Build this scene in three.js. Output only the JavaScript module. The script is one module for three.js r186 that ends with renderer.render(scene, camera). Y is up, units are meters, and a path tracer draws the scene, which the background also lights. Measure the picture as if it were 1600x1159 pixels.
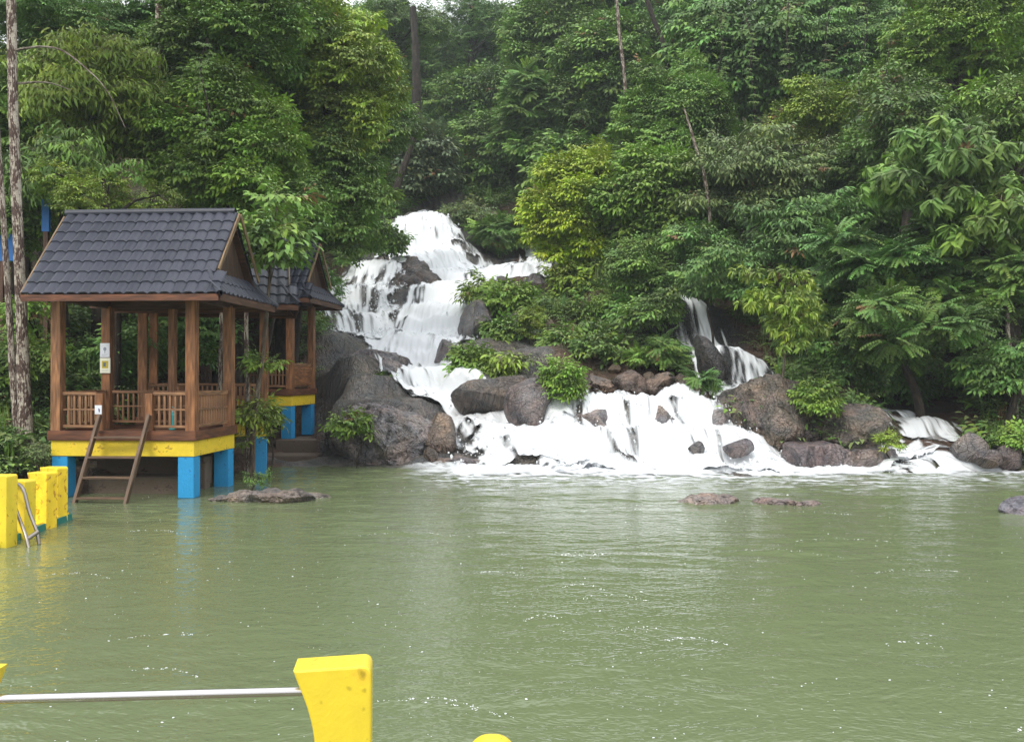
import * as THREE from 'three';
import { mergeGeometries, mergeVertices } from 'three/addons/utils/BufferGeometryUtils.js';
import { RoundedBoxGeometry } from 'three/addons/geometries/RoundedBoxGeometry.js';

// ---------------------------------------------------------------- camera, sky, sun, exposure
const scene = new THREE.Scene();
const EYE = 1.95, FOCAL = 1400, HORIZON = 586;             // eye height above the pool (m); lens in photo pixels
const camera = new THREE.PerspectiveCamera(44.97, 1600 / 1159, 0.1, 500);
camera.position.set(0, EYE, 0);
camera.rotation.x = Math.atan(6.5 / 1400);
scene.add(camera);
const renderer = new THREE.WebGLRenderer({ antialias: true });
renderer.setSize(1024, 741);
renderer.toneMapping = THREE.LinearToneMapping;
renderer.toneMappingExposure = 1.5;
renderer.shadowMap.enabled = true;
{ // overcast sky, brighter towards the zenith
  const w = 64, h = 32, a = new Float32Array(w * h * 4);
  for (let j = 0; j < h; j++) for (let i = 0; i < w; i++) {
    const el = ((j + 0.5) / h - 0.5) * Math.PI, s = Math.max(0, Math.sin(el));
    const v = el < 0 ? 0.7 : 0.72 * (1 + 0.95 * s);
    const k = (j * w + i) * 4;
    a[k] = v * 0.97; a[k + 1] = v; a[k + 2] = v * 1.04; a[k + 3] = 1;
  }
  const t = new THREE.DataTexture(a, w, h, THREE.RGBAFormat, THREE.FloatType);
  t.mapping = THREE.EquirectangularReflectionMapping; t.magFilter = THREE.LinearFilter; t.minFilter = THREE.LinearFilter; t.needsUpdate = true;
  scene.background = t; scene.environment = t;
}
const sun = new THREE.DirectionalLight(new THREE.Color(1, 0.96, 0.88), 1.5);
sun.position.set(-16, 40, 14); sun.target.position.set(0, 0, -20); scene.add(sun, sun.target);
sun.castShadow = true; sun.shadow.radius = 34; sun.shadow.mapSize.set(2048, 2048);
Object.assign(sun.shadow.camera, { left: -40, right: 40, top: 40, bottom: -40, near: 1, far: 140 });
scene.fog = new THREE.FogExp2(new THREE.Color(0.88, 0.95, 1.0), 0.0009);

// ---------------------------------------------------------------- helpers
function rng(seed) { let a = seed >>> 0; return () => { a = (a + 0x6D2B79F5) | 0; let t = Math.imul(a ^ (a >>> 15), 1 | a); t = (t + Math.imul(t ^ (t >>> 7), 61 | t)) ^ t; return ((t ^ (t >>> 14)) >>> 0) / 4294967296; }; }
const PERM = (() => { const r = rng(7), p = [...Array(256).keys()]; for (let i = 255; i > 0; i--) { const j = Math.floor(r() * (i + 1)); [p[i], p[j]] = [p[j], p[i]]; } return new Uint8Array([...p, ...p]); })();
const fade = t => t * t * t * (t * (t * 6 - 15) + 10);
function grad(h, x, y, z) { h &= 15; const u = h < 8 ? x : y, v = h < 4 ? y : h === 12 || h === 14 ? x : z; return ((h & 1) ? -u : u) + ((h & 2) ? -v : v); }
function noise(x, y = 0, z = 0) {
  const X = Math.floor(x), Y = Math.floor(y), Z = Math.floor(z); x -= X; y -= Y; z -= Z;
  const a0 = X & 255, u = fade(x), v = fade(y), w = fade(z), y0 = Y & 255, z0 = Z & 255;
  const A = PERM[a0] + y0, AA = PERM[A & 255] + z0, AB = PERM[(A + 1) & 255] + z0, B = PERM[(a0 + 1) & 255] + y0, BA = PERM[B & 255] + z0, BB = PERM[(B + 1) & 255] + z0;
  const l = (a, b, t) => a + (b - a) * t, g = (i, dx, dy, dz) => grad(PERM[i & 255], x - dx, y - dy, z - dz);
  return l(l(l(g(AA, 0, 0, 0), g(BA, 1, 0, 0), u), l(g(AB, 0, 1, 0), g(BB, 1, 1, 0), u), v), l(l(g(AA + 1, 0, 0, 1), g(BA + 1, 1, 0, 1), u), l(g(AB + 1, 0, 1, 1), g(BB + 1, 1, 1, 1), u), v), w);
}
function fbm(x, y, z, o = 4) { let s = 0, a = 1, f = 1; for (let i = 0; i < o; i++) { s += a * noise(x * f + i * 17.3, y * f + i * 5.1, z * f - i * 9.7); a *= 0.5; f *= 2.03; } return s; }
const ridge = (x, y, z, o = 4) => { let s = 0, a = 1, f = 1; for (let i = 0; i < o; i++) { s += a * (1 - 2 * Math.abs(noise(x * f + i * 31, y * f, z * f))); a *= 0.5; f *= 2.1; } return s * 0.5; };
const clamp = (v, a, b) => Math.min(b, Math.max(a, v)), mix = (a, b, t) => a + (b - a) * t;
const smooth = (a, b, v) => { const t = clamp((v - a) / (b - a), 0, 1); return t * t * (3 - 2 * t); };
const V = (x, y, z) => new THREE.Vector3(x, y, z);
const P = (px, py, d) => V((px - 800) / FOCAL * d, EYE + (HORIZON - py) / FOCAL * d, -d);   // the point of the place seen there, d metres away
const RGB = (r, g, b) => new THREE.Color().setRGB(r, g, b);
const taken = new Set();
function numbered(n) { if (!taken.has(n)) { taken.add(n); return n; } for (let i = 1; ; i++) { const m = `${n}_${String(i).padStart(3, '0')}`; if (!taken.has(m)) { taken.add(m); return m; } } }
function shade(o) { o.traverse(c => { if (c.isMesh) { c.castShadow = true; c.receiveShadow = true; } }); return o; }
function thing(o, name, label, category, group) { o.name = numbered(name); o.userData.label = label; o.userData.category = category; if (group) o.userData.group = group; scene.add(shade(o)); return o; }
function struct(o, name, label) { o.name = numbered(name); o.userData.kind = 'structure'; o.userData.label = label; o.userData.category = name.split('_').pop(); scene.add(shade(o)); return o; }
function stuff(o, name, label, category) { o.name = numbered(name); o.userData.kind = 'stuff'; o.userData.label = label; o.userData.category = category; scene.add(shade(o)); return o; }
function part(name, geo, mat, parent) { const m = new THREE.Mesh(geo, mat); m.name = name; parent.add(m); return m; }
function groupAt(x, y, z, turn = 0) { const g = new THREE.Group(); g.position.set(x, y, z); g.rotation.y = turn; return g; }
function std(color, roughness, extra = {}) { return new THREE.MeshStandardMaterial({ color, roughness, metalness: 0, side: THREE.DoubleSide, ...extra }); }
function phys(color, roughness, extra = {}) { return new THREE.MeshPhysicalMaterial({ color, roughness, metalness: 0, side: THREE.DoubleSide, ...extra }); }
function tex(w, h, f, srgb, rx = 1, ry = 1) {
  const a = new Uint8Array(w * h * 4);
  for (let j = 0; j < h; j++) for (let i = 0; i < w; i++) { const c = f(i / w, j / h), k = (j * w + i) * 4; a[k] = clamp(c[0], 0, 1) * 255; a[k + 1] = clamp(c[1], 0, 1) * 255; a[k + 2] = clamp(c[2], 0, 1) * 255; a[k + 3] = 255; }
  const t = new THREE.DataTexture(a, w, h, THREE.RGBAFormat); t.wrapS = t.wrapT = THREE.RepeatWrapping; t.magFilter = THREE.LinearFilter; t.minFilter = THREE.LinearMipmapLinearFilter; t.generateMipmaps = true;
  if (srgb) t.colorSpace = THREE.SRGBColorSpace; t.repeat.set(rx, ry); t.needsUpdate = true; return t;
}
// noise that repeats every 1 in u and v: it is read off a torus-like ring
const wrapN = (u, v, f, s = 0) => { const a = u * 2 * Math.PI, b = v * 2 * Math.PI, r = f / 6.283; return (noise(Math.cos(a) * r + s, Math.sin(a) * r, Math.cos(b) * r) + noise(Math.sin(b) * r + s, Math.cos(a) * r + 7, Math.sin(a) * r + Math.cos(b) * r + 3)) * 0.8; };
// uv in metres on a box-like geometry, v along its longest side
function uvBox(g) {
  g = g.index ? g.toNonIndexed() : g; g.computeBoundingBox(); const s = g.boundingBox.getSize(V(0, 0, 0)).toArray(), L = s.indexOf(Math.max(...s));
  const p = g.attributes.position, n = g.attributes.normal, uv = new Float32Array(p.count * 2);
  for (let i = 0; i < p.count; i++) {
    const N = [Math.abs(n.getX(i)), Math.abs(n.getY(i)), Math.abs(n.getZ(i))], q = [p.getX(i), p.getY(i), p.getZ(i)], k = N.indexOf(Math.max(...N));
    let ax = [0, 1, 2].filter(a => a !== k); if (ax[0] === L) ax = [ax[1], ax[0]];
    uv[2 * i] = q[ax[0]] + k * 0.37; uv[2 * i + 1] = q[ax[1]] + s[0] * 3.1 + k * 0.21;
  }
  g.setAttribute('uv', new THREE.BufferAttribute(uv, 2)); return g;
}
const boxCache = new Map();
function boxG(w, h, d, r = 0.008) { const k = [w, h, d, r].map(v => v.toFixed(3)).join(); if (!boxCache.has(k)) boxCache.set(k, uvBox(r > 0 ? new RoundedBoxGeometry(w, h, d, 1, r) : new THREE.BoxGeometry(w, h, d))); return boxCache.get(k); }
function box(name, w, h, d, x, y, z, mat, parent, r) { const m = part(name, boxG(w, h, d, r), mat, parent); m.position.set(x, y, z); return m; }
// a bar of rectangular section between two points
function bar(name, a, b, w, t, mat, parent, r = 0.006) { const L = a.distanceTo(b), m = part(name, boxG(w, L, t, r), mat, parent); m.position.copy(a).add(b).multiplyScalar(0.5); m.quaternion.setFromUnitVectors(V(0, 1, 0), b.clone().sub(a).normalize()); return m; }
// a tapered round limb through points; the section wobbles a little
function limbGeo(pts, radii, sides = 8, seed = 0, wob = 0.12, color = null) {
  const c = new THREE.CatmullRomCurve3(pts), n = Math.max(4, Math.ceil(c.getLength() / (radii[0] * 2.2))), N = Math.min(n, 60);
  const fr = c.computeFrenetFrames(N), pos = [], col = [], idx = [], uv = [], L = c.getLength();
  for (let i = 0; i <= N; i++) {
    const t = i / N, p = c.getPointAt(t), f = t * (radii.length - 1), k = Math.min(radii.length - 2, Math.floor(f)), R = mix(radii[k], radii[k + 1], f - k);
    for (let j = 0; j <= sides; j++) {
      const a = j / sides * Math.PI * 2, r = R * (1 + wob * noise(Math.cos(a) * 1.5 + seed, t * L * 2, Math.sin(a) * 1.5));
      const q = p.clone().addScaledVector(fr.normals[i], Math.cos(a) * r).addScaledVector(fr.binormals[i], Math.sin(a) * r);
      pos.push(q.x, q.y, q.z); uv.push(j / sides, t * L); if (color) { const cc = color(q, t, a); col.push(cc.r, cc.g, cc.b); }
    }
  }
  const S = sides + 1; for (let i = 0; i < N; i++) for (let j = 0; j < sides; j++) { const a = i * S + j; idx.push(a, a + 1, a + S, a + 1, a + S + 1, a + S); }
  const g = new THREE.BufferGeometry(); g.setAttribute('position', new THREE.Float32BufferAttribute(pos, 3)); g.setAttribute('uv', new THREE.Float32BufferAttribute(uv, 2));
  if (color) g.setAttribute('color', new THREE.Float32BufferAttribute(col, 3)); g.setIndex(idx); g.computeVertexNormals(); return g;
}

// ---------------------------------------------------------------- terrain: the slope the falls come down
// points of the ground as [photo x, photo y, distance]
const GROUND = [
  ...[[668, 336, 39.5], [668, 345, 38.2], [668, 405, 36.8], [700, 430, 34.8], [700, 455, 33], [690, 492, 31], [665, 540, 28.2], [645, 590, 25.5], [665, 622, 23.5], [700, 645, 22.2], [745, 668, 20.9], [800, 697, 19.5],
  [592, 418, 35], [560, 455, 33], [548, 495, 31], [575, 535, 29], [870, 418, 36.5], [800, 420, 36], [620, 412, 35.8], [760, 440, 34.4], [805, 440, 34.6], [850, 438, 34.9], [846, 376, 38.3], [846, 410, 37],
  [552, 564, 24], [582, 592, 23], [620, 625, 21.5], [480, 520, 27], [500, 470, 31],
  [740, 590, 23], [760, 540, 26], [900, 610, 20.6], [1050, 612, 20.6], [1100, 608, 20.6], [980, 612, 20.6], [850, 545, 24], [950, 525, 25], [1050, 545, 23.5], [800, 445, 31.5], [900, 432, 31], [1000, 452, 29], [860, 480, 28],
  [1185, 606, 20.4], [1130, 545, 22.5], [1070, 475, 25], [960, 450, 28.5],
  [1250, 500, 25], [1450, 500, 25], [1250, 380, 29], [1450, 380, 28], [1600, 450, 25], [1750, 420, 24], [1200, 220, 34], [1400, 220, 33], [1600, 260, 30], [1300, 70, 40], [1600, 80, 38], [1850, 200, 30],
  [1300, 590, 21.5], [1400, 636, 21], [1440, 655, 20.3], [1500, 690, 19.2], [1560, 640, 21], [1650, 610, 21],
  [700, 302, 45], [800, 322, 44], [900, 302, 42], [600, 300, 45], [1000, 300, 40], [1100, 300, 38], [750, 235, 54], [640, 235, 54], [900, 200, 54], [1050, 120, 52], [740, 150, 68], [620, 130, 68], [900, 110, 66], [1100, 60, 60], [500, 150, 60], [400, 200, 48], [300, 120, 60]].map(([a, b, d]) => { const p = P(a, b, d); return [p.x, -p.z, p.y]; }),
  // [x, distance, height]
  [-3, 18.9, -0.2], [-1.2, 18.4, -0.2], [-3.2, 19.6, 0.1], [-1.6, 19.6, 0.2], [-3, 17.8, -0.5], [0, 17.3, -0.6], [3, 17.2, -0.6], [6, 17.2, -0.6], [9, 17.3, -0.6], [12, 17.4, -0.5], [16, 17.2, -0.4],
  [-3.6, 16, -0.7], [0, 15.5, -1], [4, 15, -1], [8, 15, -1], [13, 15, -1], [-4.5, 14.2, -0.7], [-5.5, 13.3, -0.7], [-6.6, 12.9, -0.7],
  [1.4, 19.9, 1.3], [2.8, 19.9, 1.3], [4.4, 19.8, 1.25], [1.5, 19.1, 0.8], [3, 19, 0.72], [4.5, 19, 0.66], [1.5, 18.3, -0.2], [3, 18.25, -0.2], [4.6, 18.3, -0.2], [6.2, 18.4, -0.15], [1.4, 20.4, 1.28], [3, 20.4, 1.28], [4.4, 20.4, 1.26],
  [6.2, 19.6, 0.7], [7.5, 19.5, 0.55], [8, 18.6, 0.1], [9.5, 18.9, 0.2], [11, 18.4, 0.12], [13, 18.5, 0.5], [15, 18.5, 0.7], [9.3, 19.6, 0.5],
  [-5.2, 15.2, -0.25], [-4.6, 16.6, -0.3], [-4.4, 17.6, -0.25], [-6, 14.4, -0.15], [-7.2, 14.0, -0.05], [-8, 13.4, 0.3], [-9.5, 12.5, 0.5], [-12, 12, 0.9], [-6, 16.5, 0.15], [-7.5, 15.8, 0.4], [-9, 15.2, 0.8], [-7, 18, 0.6], [-9, 18, 1.7], [-6, 20, 0.2], [-4.9, 20.2, -0.05], [-5.6, 22, 0.35], [-5.1, 23.2, 0.5], [-8, 22, 2.4], [-11, 20, 3.2], [-8, 27, 5.0], [-12, 26, 6.6], [-9, 34, 9.2], [-14, 34, 11], [-8, 42, 12.5], [-18, 20, 4.6], [-18, 30, 9.5], [-22, 40, 15], [-26, 20, 6], [-16, 14, 2],
  [22, 19, 2], [22, 26, 7], [26, 34, 13], [24, 44, 20], [0, 76, 25.5], [-16, 74, 26], [16, 74, 28], [30, 70, 30], [-30, 66, 26], [-32, 30, 11],
];
function ground0(x, d) {
  let s = 0, w = 0;
  for (let i = 0; i < GROUND.length; i++) { const g = GROUND[i], dx = x - g[0], dd = d - g[1], r = dx * dx + dd * dd + 0.05, k = 1 / (r * r); s += k * g[2]; w += k; }
  return s / w;
}
function rockiness(x, d) {   // 1 on the bare rock of the falls, 0 on the wooded slopes
  const c = d < 20 ? mix(1.5, -0.8, smooth(18, 20, d)) : d < 30 ? mix(-1.6, -3, (d - 20) / 10) : -3.3, hw = d < 20 ? 6 : d < 24 ? 3.4 : d < 40 ? 3.6 : 1.5;
  return 1 - smooth(hw * 0.75, hw, Math.abs(x - c) + 0.7 * noise(x * 0.6, d * 0.6, 3));
}
function ground(x, d) {
  let h = ground0(x, d); const k = rockiness(x, d);
  if (d > 17) {
    const step = 0.62, q = (h + 0.25 * noise(x * 0.5, d * 0.4, 9)) / step, f = q - Math.floor(q), terr = (Math.floor(q) + smooth(0.15, 0.75, f)) * step;
    h = mix(h + 0.22 * fbm(x * 0.5, d * 0.5, 1, 3), mix(h, terr, 0.38) + 0.16 * ridge(x * 0.7, h * 0.8, d * 0.55, 3), k);
    h += 0.05 * fbm(x * 2.3, h * 2, d * 2.3, 3);
  }
  return h;
}
const groundAt = p => ground(p.x, -p.z);
function heightMesh(xs, ds, f, colour) {
  const nx = xs.length, nd = ds.length, pos = new Float32Array(nx * nd * 3), col = new Float32Array(nx * nd * 3), uv = new Float32Array(nx * nd * 2), idx = [];
  for (let j = 0; j < nd; j++) for (let i = 0; i < nx; i++) { const k = j * nx + i, x = xs[i], d = ds[j], y = f(x, d), c = colour ? colour(x, y, d) : [1, 1, 1]; pos.set([x, y, -d], k * 3); col.set(c, k * 3); uv.set([x, d], k * 2); }
  for (let j = 0; j < nd - 1; j++) for (let i = 0; i < nx - 1; i++) { const a = j * nx + i; idx.push(a, a + 1, a + nx, a + 1, a + nx + 1, a + nx); }
  const g = new THREE.BufferGeometry(); g.setAttribute('position', new THREE.BufferAttribute(pos, 3)); g.setAttribute('uv', new THREE.BufferAttribute(uv, 2)); if (colour) g.setAttribute('color', new THREE.BufferAttribute(col, 3));
  g.setIndex(idx); g.computeVertexNormals(); return g;
}
function graded(a, b, s0, s1) { const o = [a]; let v = a; while (v < b) { v += mix(s0, s1, (v - a) / (b - a)); o.push(Math.min(v, b)); } return o; }
// rock colour in linear values: grey, brown and purple mineral patches with dark stains and pale veins
function rockColour(x, y, z, tint = [1, 1, 1], moss = 0, wet = 0) {
  const a = fbm(x * 1.1, y * 1.1, z * 1.1, 4), b = fbm(x * 3.1 + 9, y * 3.1, z * 3.1, 3), st = fbm(x * 5.5, y * 0.9, z * 5.5 + 4, 3), v = ridge(x * 2.3, y * 2.6 + 5, z * 2.3, 3);
  let g = 0.18 * (1 + 0.45 * a + 0.35 * b); if (st > 0.25) g *= 1 - 0.55 * smooth(0.25, 0.6, st); if (v > 0.72) g *= 1 + 0.7 * smooth(0.72, 0.9, v); g *= 1 - 0.3 * wet;
  let c = [g * (1.04 + 0.16 * b), g * (0.98 + 0.04 * a), g * (0.95 - 0.12 * b)];
  const br = smooth(0.05, 0.5, fbm(x * 0.9 + 20, y * 0.9, z * 0.9, 3)); c = [mix(c[0], g * 1.25, br * 0.55), mix(c[1], g * 1.0, br * 0.55), mix(c[2], g * 0.76, br * 0.55)];
  const m = moss * smooth(0.0, 0.35, fbm(x * 2.1 - 8, y * 2.1, z * 2.1, 4) + 0.15);
  return [mix(c[0] * tint[0], 0.045, m), mix(c[1] * tint[1], 0.065, m), mix(c[2] * tint[2], 0.018, m)];
}
function soilColour(x, y, d) {
  const a = fbm(x * 1.5, y, d * 1.5, 4), b = fbm(x * 6, y * 5, d * 6, 3), m = smooth(0, 0.4, fbm(x * 0.7 + 3, y * 0.7, d * 0.7, 3));
  const g = 0.075 * (1 + 0.5 * a + 0.6 * b); return [mix(g * 1.6, 0.05, m * 0.6), mix(g * 0.98, 0.07, m * 0.6), mix(g * 0.66, 0.025, m * 0.6)];
}
const M = {};

const rockBump = tex(512, 512, (u, v) => { const c1 = 1 - Math.abs(wrapN(u, v, 9)) * 3, c2 = 1 - Math.abs(wrapN(u, v, 22, 6)) * 3, g = 0.62 + 0.2 * wrapN(u, v, 24, 3) + 0.18 * wrapN(u, v, 70, 5) - 0.4 * smooth(0.8, 1, c1) - 0.22 * smooth(0.78, 1, c2); return [g, g, g]; }, false, 0.55, 0.8);
M.soil = std(0xffffff, 0.85, { vertexColors: true, bumpMap: rockBump, bumpScale: 0.16 });
M.rock = std(0xffffff, 0.62, { vertexColors: true, bumpMap: rockBump, bumpScale: 0.14 });
M.wetRock = std(0xffffff, 0.36, { vertexColors: true, bumpMap: rockBump, bumpScale: 0.09 });
{
  const xs = graded(-34, -8, 0.7, 0.14).concat(graded(-8, 14, 0.11, 0.11).slice(1), graded(14, 36, 0.14, 0.9).slice(1)), ds = graded(12, 17, 0.25, 0.12).concat(graded(17, 42, 0.1, 0.15).slice(1), graded(42, 92, 0.3, 1.2).slice(1));
  const g = heightMesh(xs, ds, ground, (x, y, d) => { const k = rockiness(x, d), r = rockColour(x, y, d, [1, 1, 1], 0.15, 0.5), s = soilColour(x, y, d), t = smooth(0.35, 0.65, k + 0.3 * fbm(x * 2, y, d * 2, 3)); const wet = smooth(1.9, 0.9, Math.abs(x - (5.9 - (d - 20.5) * 0.3)) + 0.6 * noise(x * 1.3, d * 1.3, 2)) * smooth(19.6, 20.2, d) * smooth(27.5, 26, d), k2 = 0.03 * (1 + 0.5 * fbm(x * 3, y * 3, d * 3, 3)); return [mix(mix(s[0], r[0], t), k2, wet), mix(mix(s[1], r[1], t), k2, wet), mix(mix(s[2], r[2], t), k2, wet)]; });  // wet: dark rock round the right-hand veil, with overhang shade painted into its colour
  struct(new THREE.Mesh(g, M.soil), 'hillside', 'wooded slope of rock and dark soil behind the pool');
}

// ---------------------------------------------------------------- pool water
const bumpTex = tex(512, 512, (u, v) => { const n = 0.5 + 0.32 * wrapN(u, v, 14) + 0.22 * wrapN(u, v, 34, 5) + 0.14 * wrapN(u, v, 80, 9); return [n, n, n]; }, false, 1 / 2.3, 1 / 1.3);
const waveH = (x, d) => {
  const far = smooth(6, 17, d), cur = 0.65 + 0.9 * noise(x * 0.3 + 0.4 * noise(x * 0.2, d * 0.6, 6), d * 0.45, 2);
  return cur * (0.016 * noise(x * 0.8 + d * 0.3, d * 1.7, 1) + 0.009 * noise(x * 2.3 - d, d * 5.1, 4) + 0.004 * noise(x * 6, d * 11, 8)) * (0.75 + 1.2 * far) + 0.03 * smooth(14.5, 17.5, d) * ridge(x * 0.8, d * 2.1, 3, 3);
};
{
  const xs = graded(-16, 18, 0.06, 0.06), ds = graded(1.5, 8, 0.022, 0.03).concat(graded(8, 20.2, 0.03, 0.05).slice(1));
  const g = heightMesh(xs, ds, waveH, null);
  M.water = phys(RGB(0.138, 0.168, 0.085), 0.08, { ior: 1.33, bumpMap: bumpTex, bumpScale: 0.009 });
  struct(new THREE.Mesh(g, M.water), 'pool_water', 'murky olive green water of the natural pool');
  const far = new THREE.Mesh(new THREE.PlaneGeometry(200, 60).rotateX(-Math.PI / 2), M.water); far.position.set(0, -0.06, 28.4);
  struct(far, 'river_water', 'green water of the pool behind the viewpoint');
}

// ---------------------------------------------------------------- white water
M.drop = std(RGB(0.74, 0.76, 0.78), 0.5);
M.foam = std(RGB(0.74, 0.76, 0.78), 0.5, { vertexColors: true, transparent: true });   // its vertex alpha says how closely the bubbles and strands lie: where they part, wet rock shows
// a sheet of falling water over the rock along a line of [photo x, photo y, distance, half width in photo pixels]
function cascade(line, cell, thick, seed, opt = {}) {
  const pts = line.map(([px, py, d]) => { const p = P(px, py, d); return V(p.x, 0, p.z); }), hw = line.map(l => l[3] / FOCAL * l[2]);
  const c = new THREE.CatmullRomCurve3(pts, false, 'centripetal'), L = c.getLength(), n = Math.ceil(L / cell), W = Math.max(...hw), m = Math.ceil(2.5 * W / cell);
  const pos = [], col = [], idx = [], rough = opt.rough ?? 1, hole = opt.hole ?? 0.5, open = opt.open ?? 0;
  for (let i = 0; i <= n; i++) {
    const t = i / n, p = c.getPoint(t), tan = c.getTangent(t), f = t * (hw.length - 1), k = Math.min(hw.length - 2, Math.floor(f)), w = mix(hw[k], hw[k + 1], f - k);
    const ac = opt.level ? V(1, 0, 0) : V(-tan.z, 0, tan.x).lerp(V(1, 0, 0).multiplyScalar(Math.sign(-tan.z) || 1), opt.wide ?? 0.6).normalize();
    for (let j = 0; j <= m; j++) {
      const u = j / m * 2 - 1, x = p.x + ac.x * u * w * 1.25, d = -(p.z + ac.z * u * w * 1.25), s = t * L, a = u * w;
      const n1 = fbm(a * 3.4 + seed, s * 0.75, seed, 4), n2 = fbm(a * 10 + seed, s * 2.0, seed + 5, 3), lump = fbm(a * 1.5, s * 1.5, seed + 3, 3), hair = fbm(a * 13, s * 1.3, seed + 8, 2);
      const e = smooth(0.58, 1.02, Math.abs(u) + 0.35 * lump + 0.25 * n1 + 0.12 * n2), thin = hole * 1.7 * Math.max(0, n1 + 0.02) + (0.3 + 0.5 * hole) * Math.max(0, n2) + 1.4 * e + open;
      const th = Math.max(0.05, thick * (0.9 + 0.6 * lump) * (1 - 0.5 * Math.abs(u * u * u))) + rough * (0.035 * hair + 0.06 * n1 + 0.03 * n2) * (1 - e);
      pos.push(x, Math.max(ground(x, d), opt.floor ?? -9) + Math.max(0.03, th), -d);
      col.push(1, 1, 1, smooth(1.05, 0.3, thin) * (opt.top ? 1 : smooth(0, 0.03, t)));
    }
  }
  const S = m + 1; for (let i = 0; i < n; i++) for (let j = 0; j < m; j++) { const a = i * S + j; if (Math.max(col[4 * a + 3], col[4 * a + 7], col[4 * (a + S) + 3], col[4 * (a + S) + 7]) < 0.02) continue; idx.push(a, a + 1, a + S, a + 1, a + S + 1, a + S); }
  const g = new THREE.BufferGeometry(); g.setAttribute('position', new THREE.Float32BufferAttribute(pos, 3)); g.setAttribute('color', new THREE.Float32BufferAttribute(col, 4)); g.setIndex(idx); g.computeVertexNormals(); return g;
}
const dropGeo = new THREE.IcosahedronGeometry(1, 0);
function spray(parent, boxes, seed, mat = M.drop) {
  const r = rng(seed), mats = [], q = new THREE.Quaternion(), e = new THREE.Euler();
  for (const [px0, px1, py0, py1, d0, d1, n, lift, size] of boxes) for (let i = 0; i < n; i++) {
    const ty = r(), d = mix(d0, d1, ty), px = mix(px0, px1, r()), x = (px - 800) / FOCAL * d, y = ground(x, d) + 0.05 + lift * r() * r(), s = (size ?? 0.025) * (0.4 + r() * r() * 1.6);
    q.setFromEuler(e.set(r() * 6, r() * 6, 0)); mats.push(new THREE.Matrix4().compose(V(x, y, -d), q, V(s, s * (1 + r() * 1.5), s)));
  }
  const im = new THREE.InstancedMesh(dropGeo, mat, mats.length); mats.forEach((m, i) => im.setMatrixAt(i, m)); im.name = 'spray'; im.userData.kind = 'stuff'; parent.add(im);
}
function fall(name, label, geos, mat = M.foam, sprays = null, seed = 1) { const g = new THREE.Group(); geos.forEach((x, i) => part(i ? 'side_sheet' : 'water_sheet', x, mat, g)); if (sprays) spray(g, sprays, seed); return struct(g, name, label); }

fall('waterfall', 'tall white waterfall pouring down the rocky slope in stages', [
  cascade([[656, 340, 39, 50], [658, 360, 37.9, 54], [664, 400, 37, 64], [690, 425, 35.2, 62], [702, 450, 33.2, 62], [692, 490, 31, 60], [664, 540, 28.2, 68], [645, 590, 25.5, 70], [664, 622, 23.6, 60], [702, 643, 22.2, 46], [752, 664, 20.9, 54], [805, 692, 19.5, 80], [850, 728, 18.3, 96]], 0.05, 0.24, 11, { hole: 0.5 }),
  cascade([[600, 408, 35.8, 40], [585, 425, 34.6, 44], [562, 455, 33, 56], [556, 495, 31, 66], [578, 530, 29, 62], [605, 558, 27.3, 50]], 0.055, 0.14, 23, { hole: 0.9, top: 1, open: 0.22 }),
  cascade([[885, 412, 36.8, 10], [850, 416, 36.4, 14], [800, 420, 36, 18], [750, 425, 35.5, 26], [710, 440, 34, 30]], 0.06, 0.16, 31, { hole: 0.3, wide: 0.2 }),
  cascade([[800, 412, 36.6, 72], [800, 420, 35.9, 72], [795, 430, 35.2, 70], [785, 444, 34.3, 62]], 0.05, 0.12, 33, { hole: 0.7, open: 0.08, level: true }),
  cascade([[722, 372, 37.8, 34], [728, 392, 37.1, 36], [730, 412, 36.2, 36]], 0.05, 0.13, 37, { hole: 1.2, open: 0.3 }),
  cascade([[846, 375, 38, 26], [846, 400, 37.1, 30], [846, 418, 36.3, 34]], 0.05, 0.15, 41, { hole: 0.7 }),
], M.foam, [[500, 620, 0, 0, 33.5, 28, 500, 0.3], [560, 760, 0, 0, 34, 27, 400, 0.3], [610, 720, 0, 0, 38.4, 36.6, 200, 0.3], [700, 860, 0, 0, 21.5, 18.4, 500, 0.3]], 5);
fall('waterfall', 'broad low white fall tumbling over the lowest rock step into the pool', [
  cascade([[1010, 622, 20.5, 128], [1012, 628, 19.9, 134], [1018, 655, 19.35, 146], [1032, 695, 18.7, 190], [1060, 725, 18.15, 250], [1070, 742, 17.6, 300]], 0.038, 0.15, 53, { hole: 0.75, open: 0.02, level: true, floor: -0.25 }),
  cascade([[1165, 668, 19.2, 50], [1240, 700, 18.6, 90], [1330, 722, 18.2, 130], [1400, 735, 17.9, 130]], 0.04, 0.12, 61, { hole: 0.7, floor: -0.2 }),
], M.foam, [[860, 1230, 0, 0, 19.6, 17.9, 1100, 0.25, 0.016], [720, 1460, 0, 0, 18.2, 17.5, 600, 0.16, 0.014]], 6);
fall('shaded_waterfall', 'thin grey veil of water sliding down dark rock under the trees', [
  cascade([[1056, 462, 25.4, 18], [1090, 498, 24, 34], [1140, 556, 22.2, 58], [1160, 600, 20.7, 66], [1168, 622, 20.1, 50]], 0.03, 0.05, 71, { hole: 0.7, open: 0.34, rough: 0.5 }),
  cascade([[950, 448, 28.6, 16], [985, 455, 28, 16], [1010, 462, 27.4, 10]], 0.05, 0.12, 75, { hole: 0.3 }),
], M.foam, null, 7);
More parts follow.
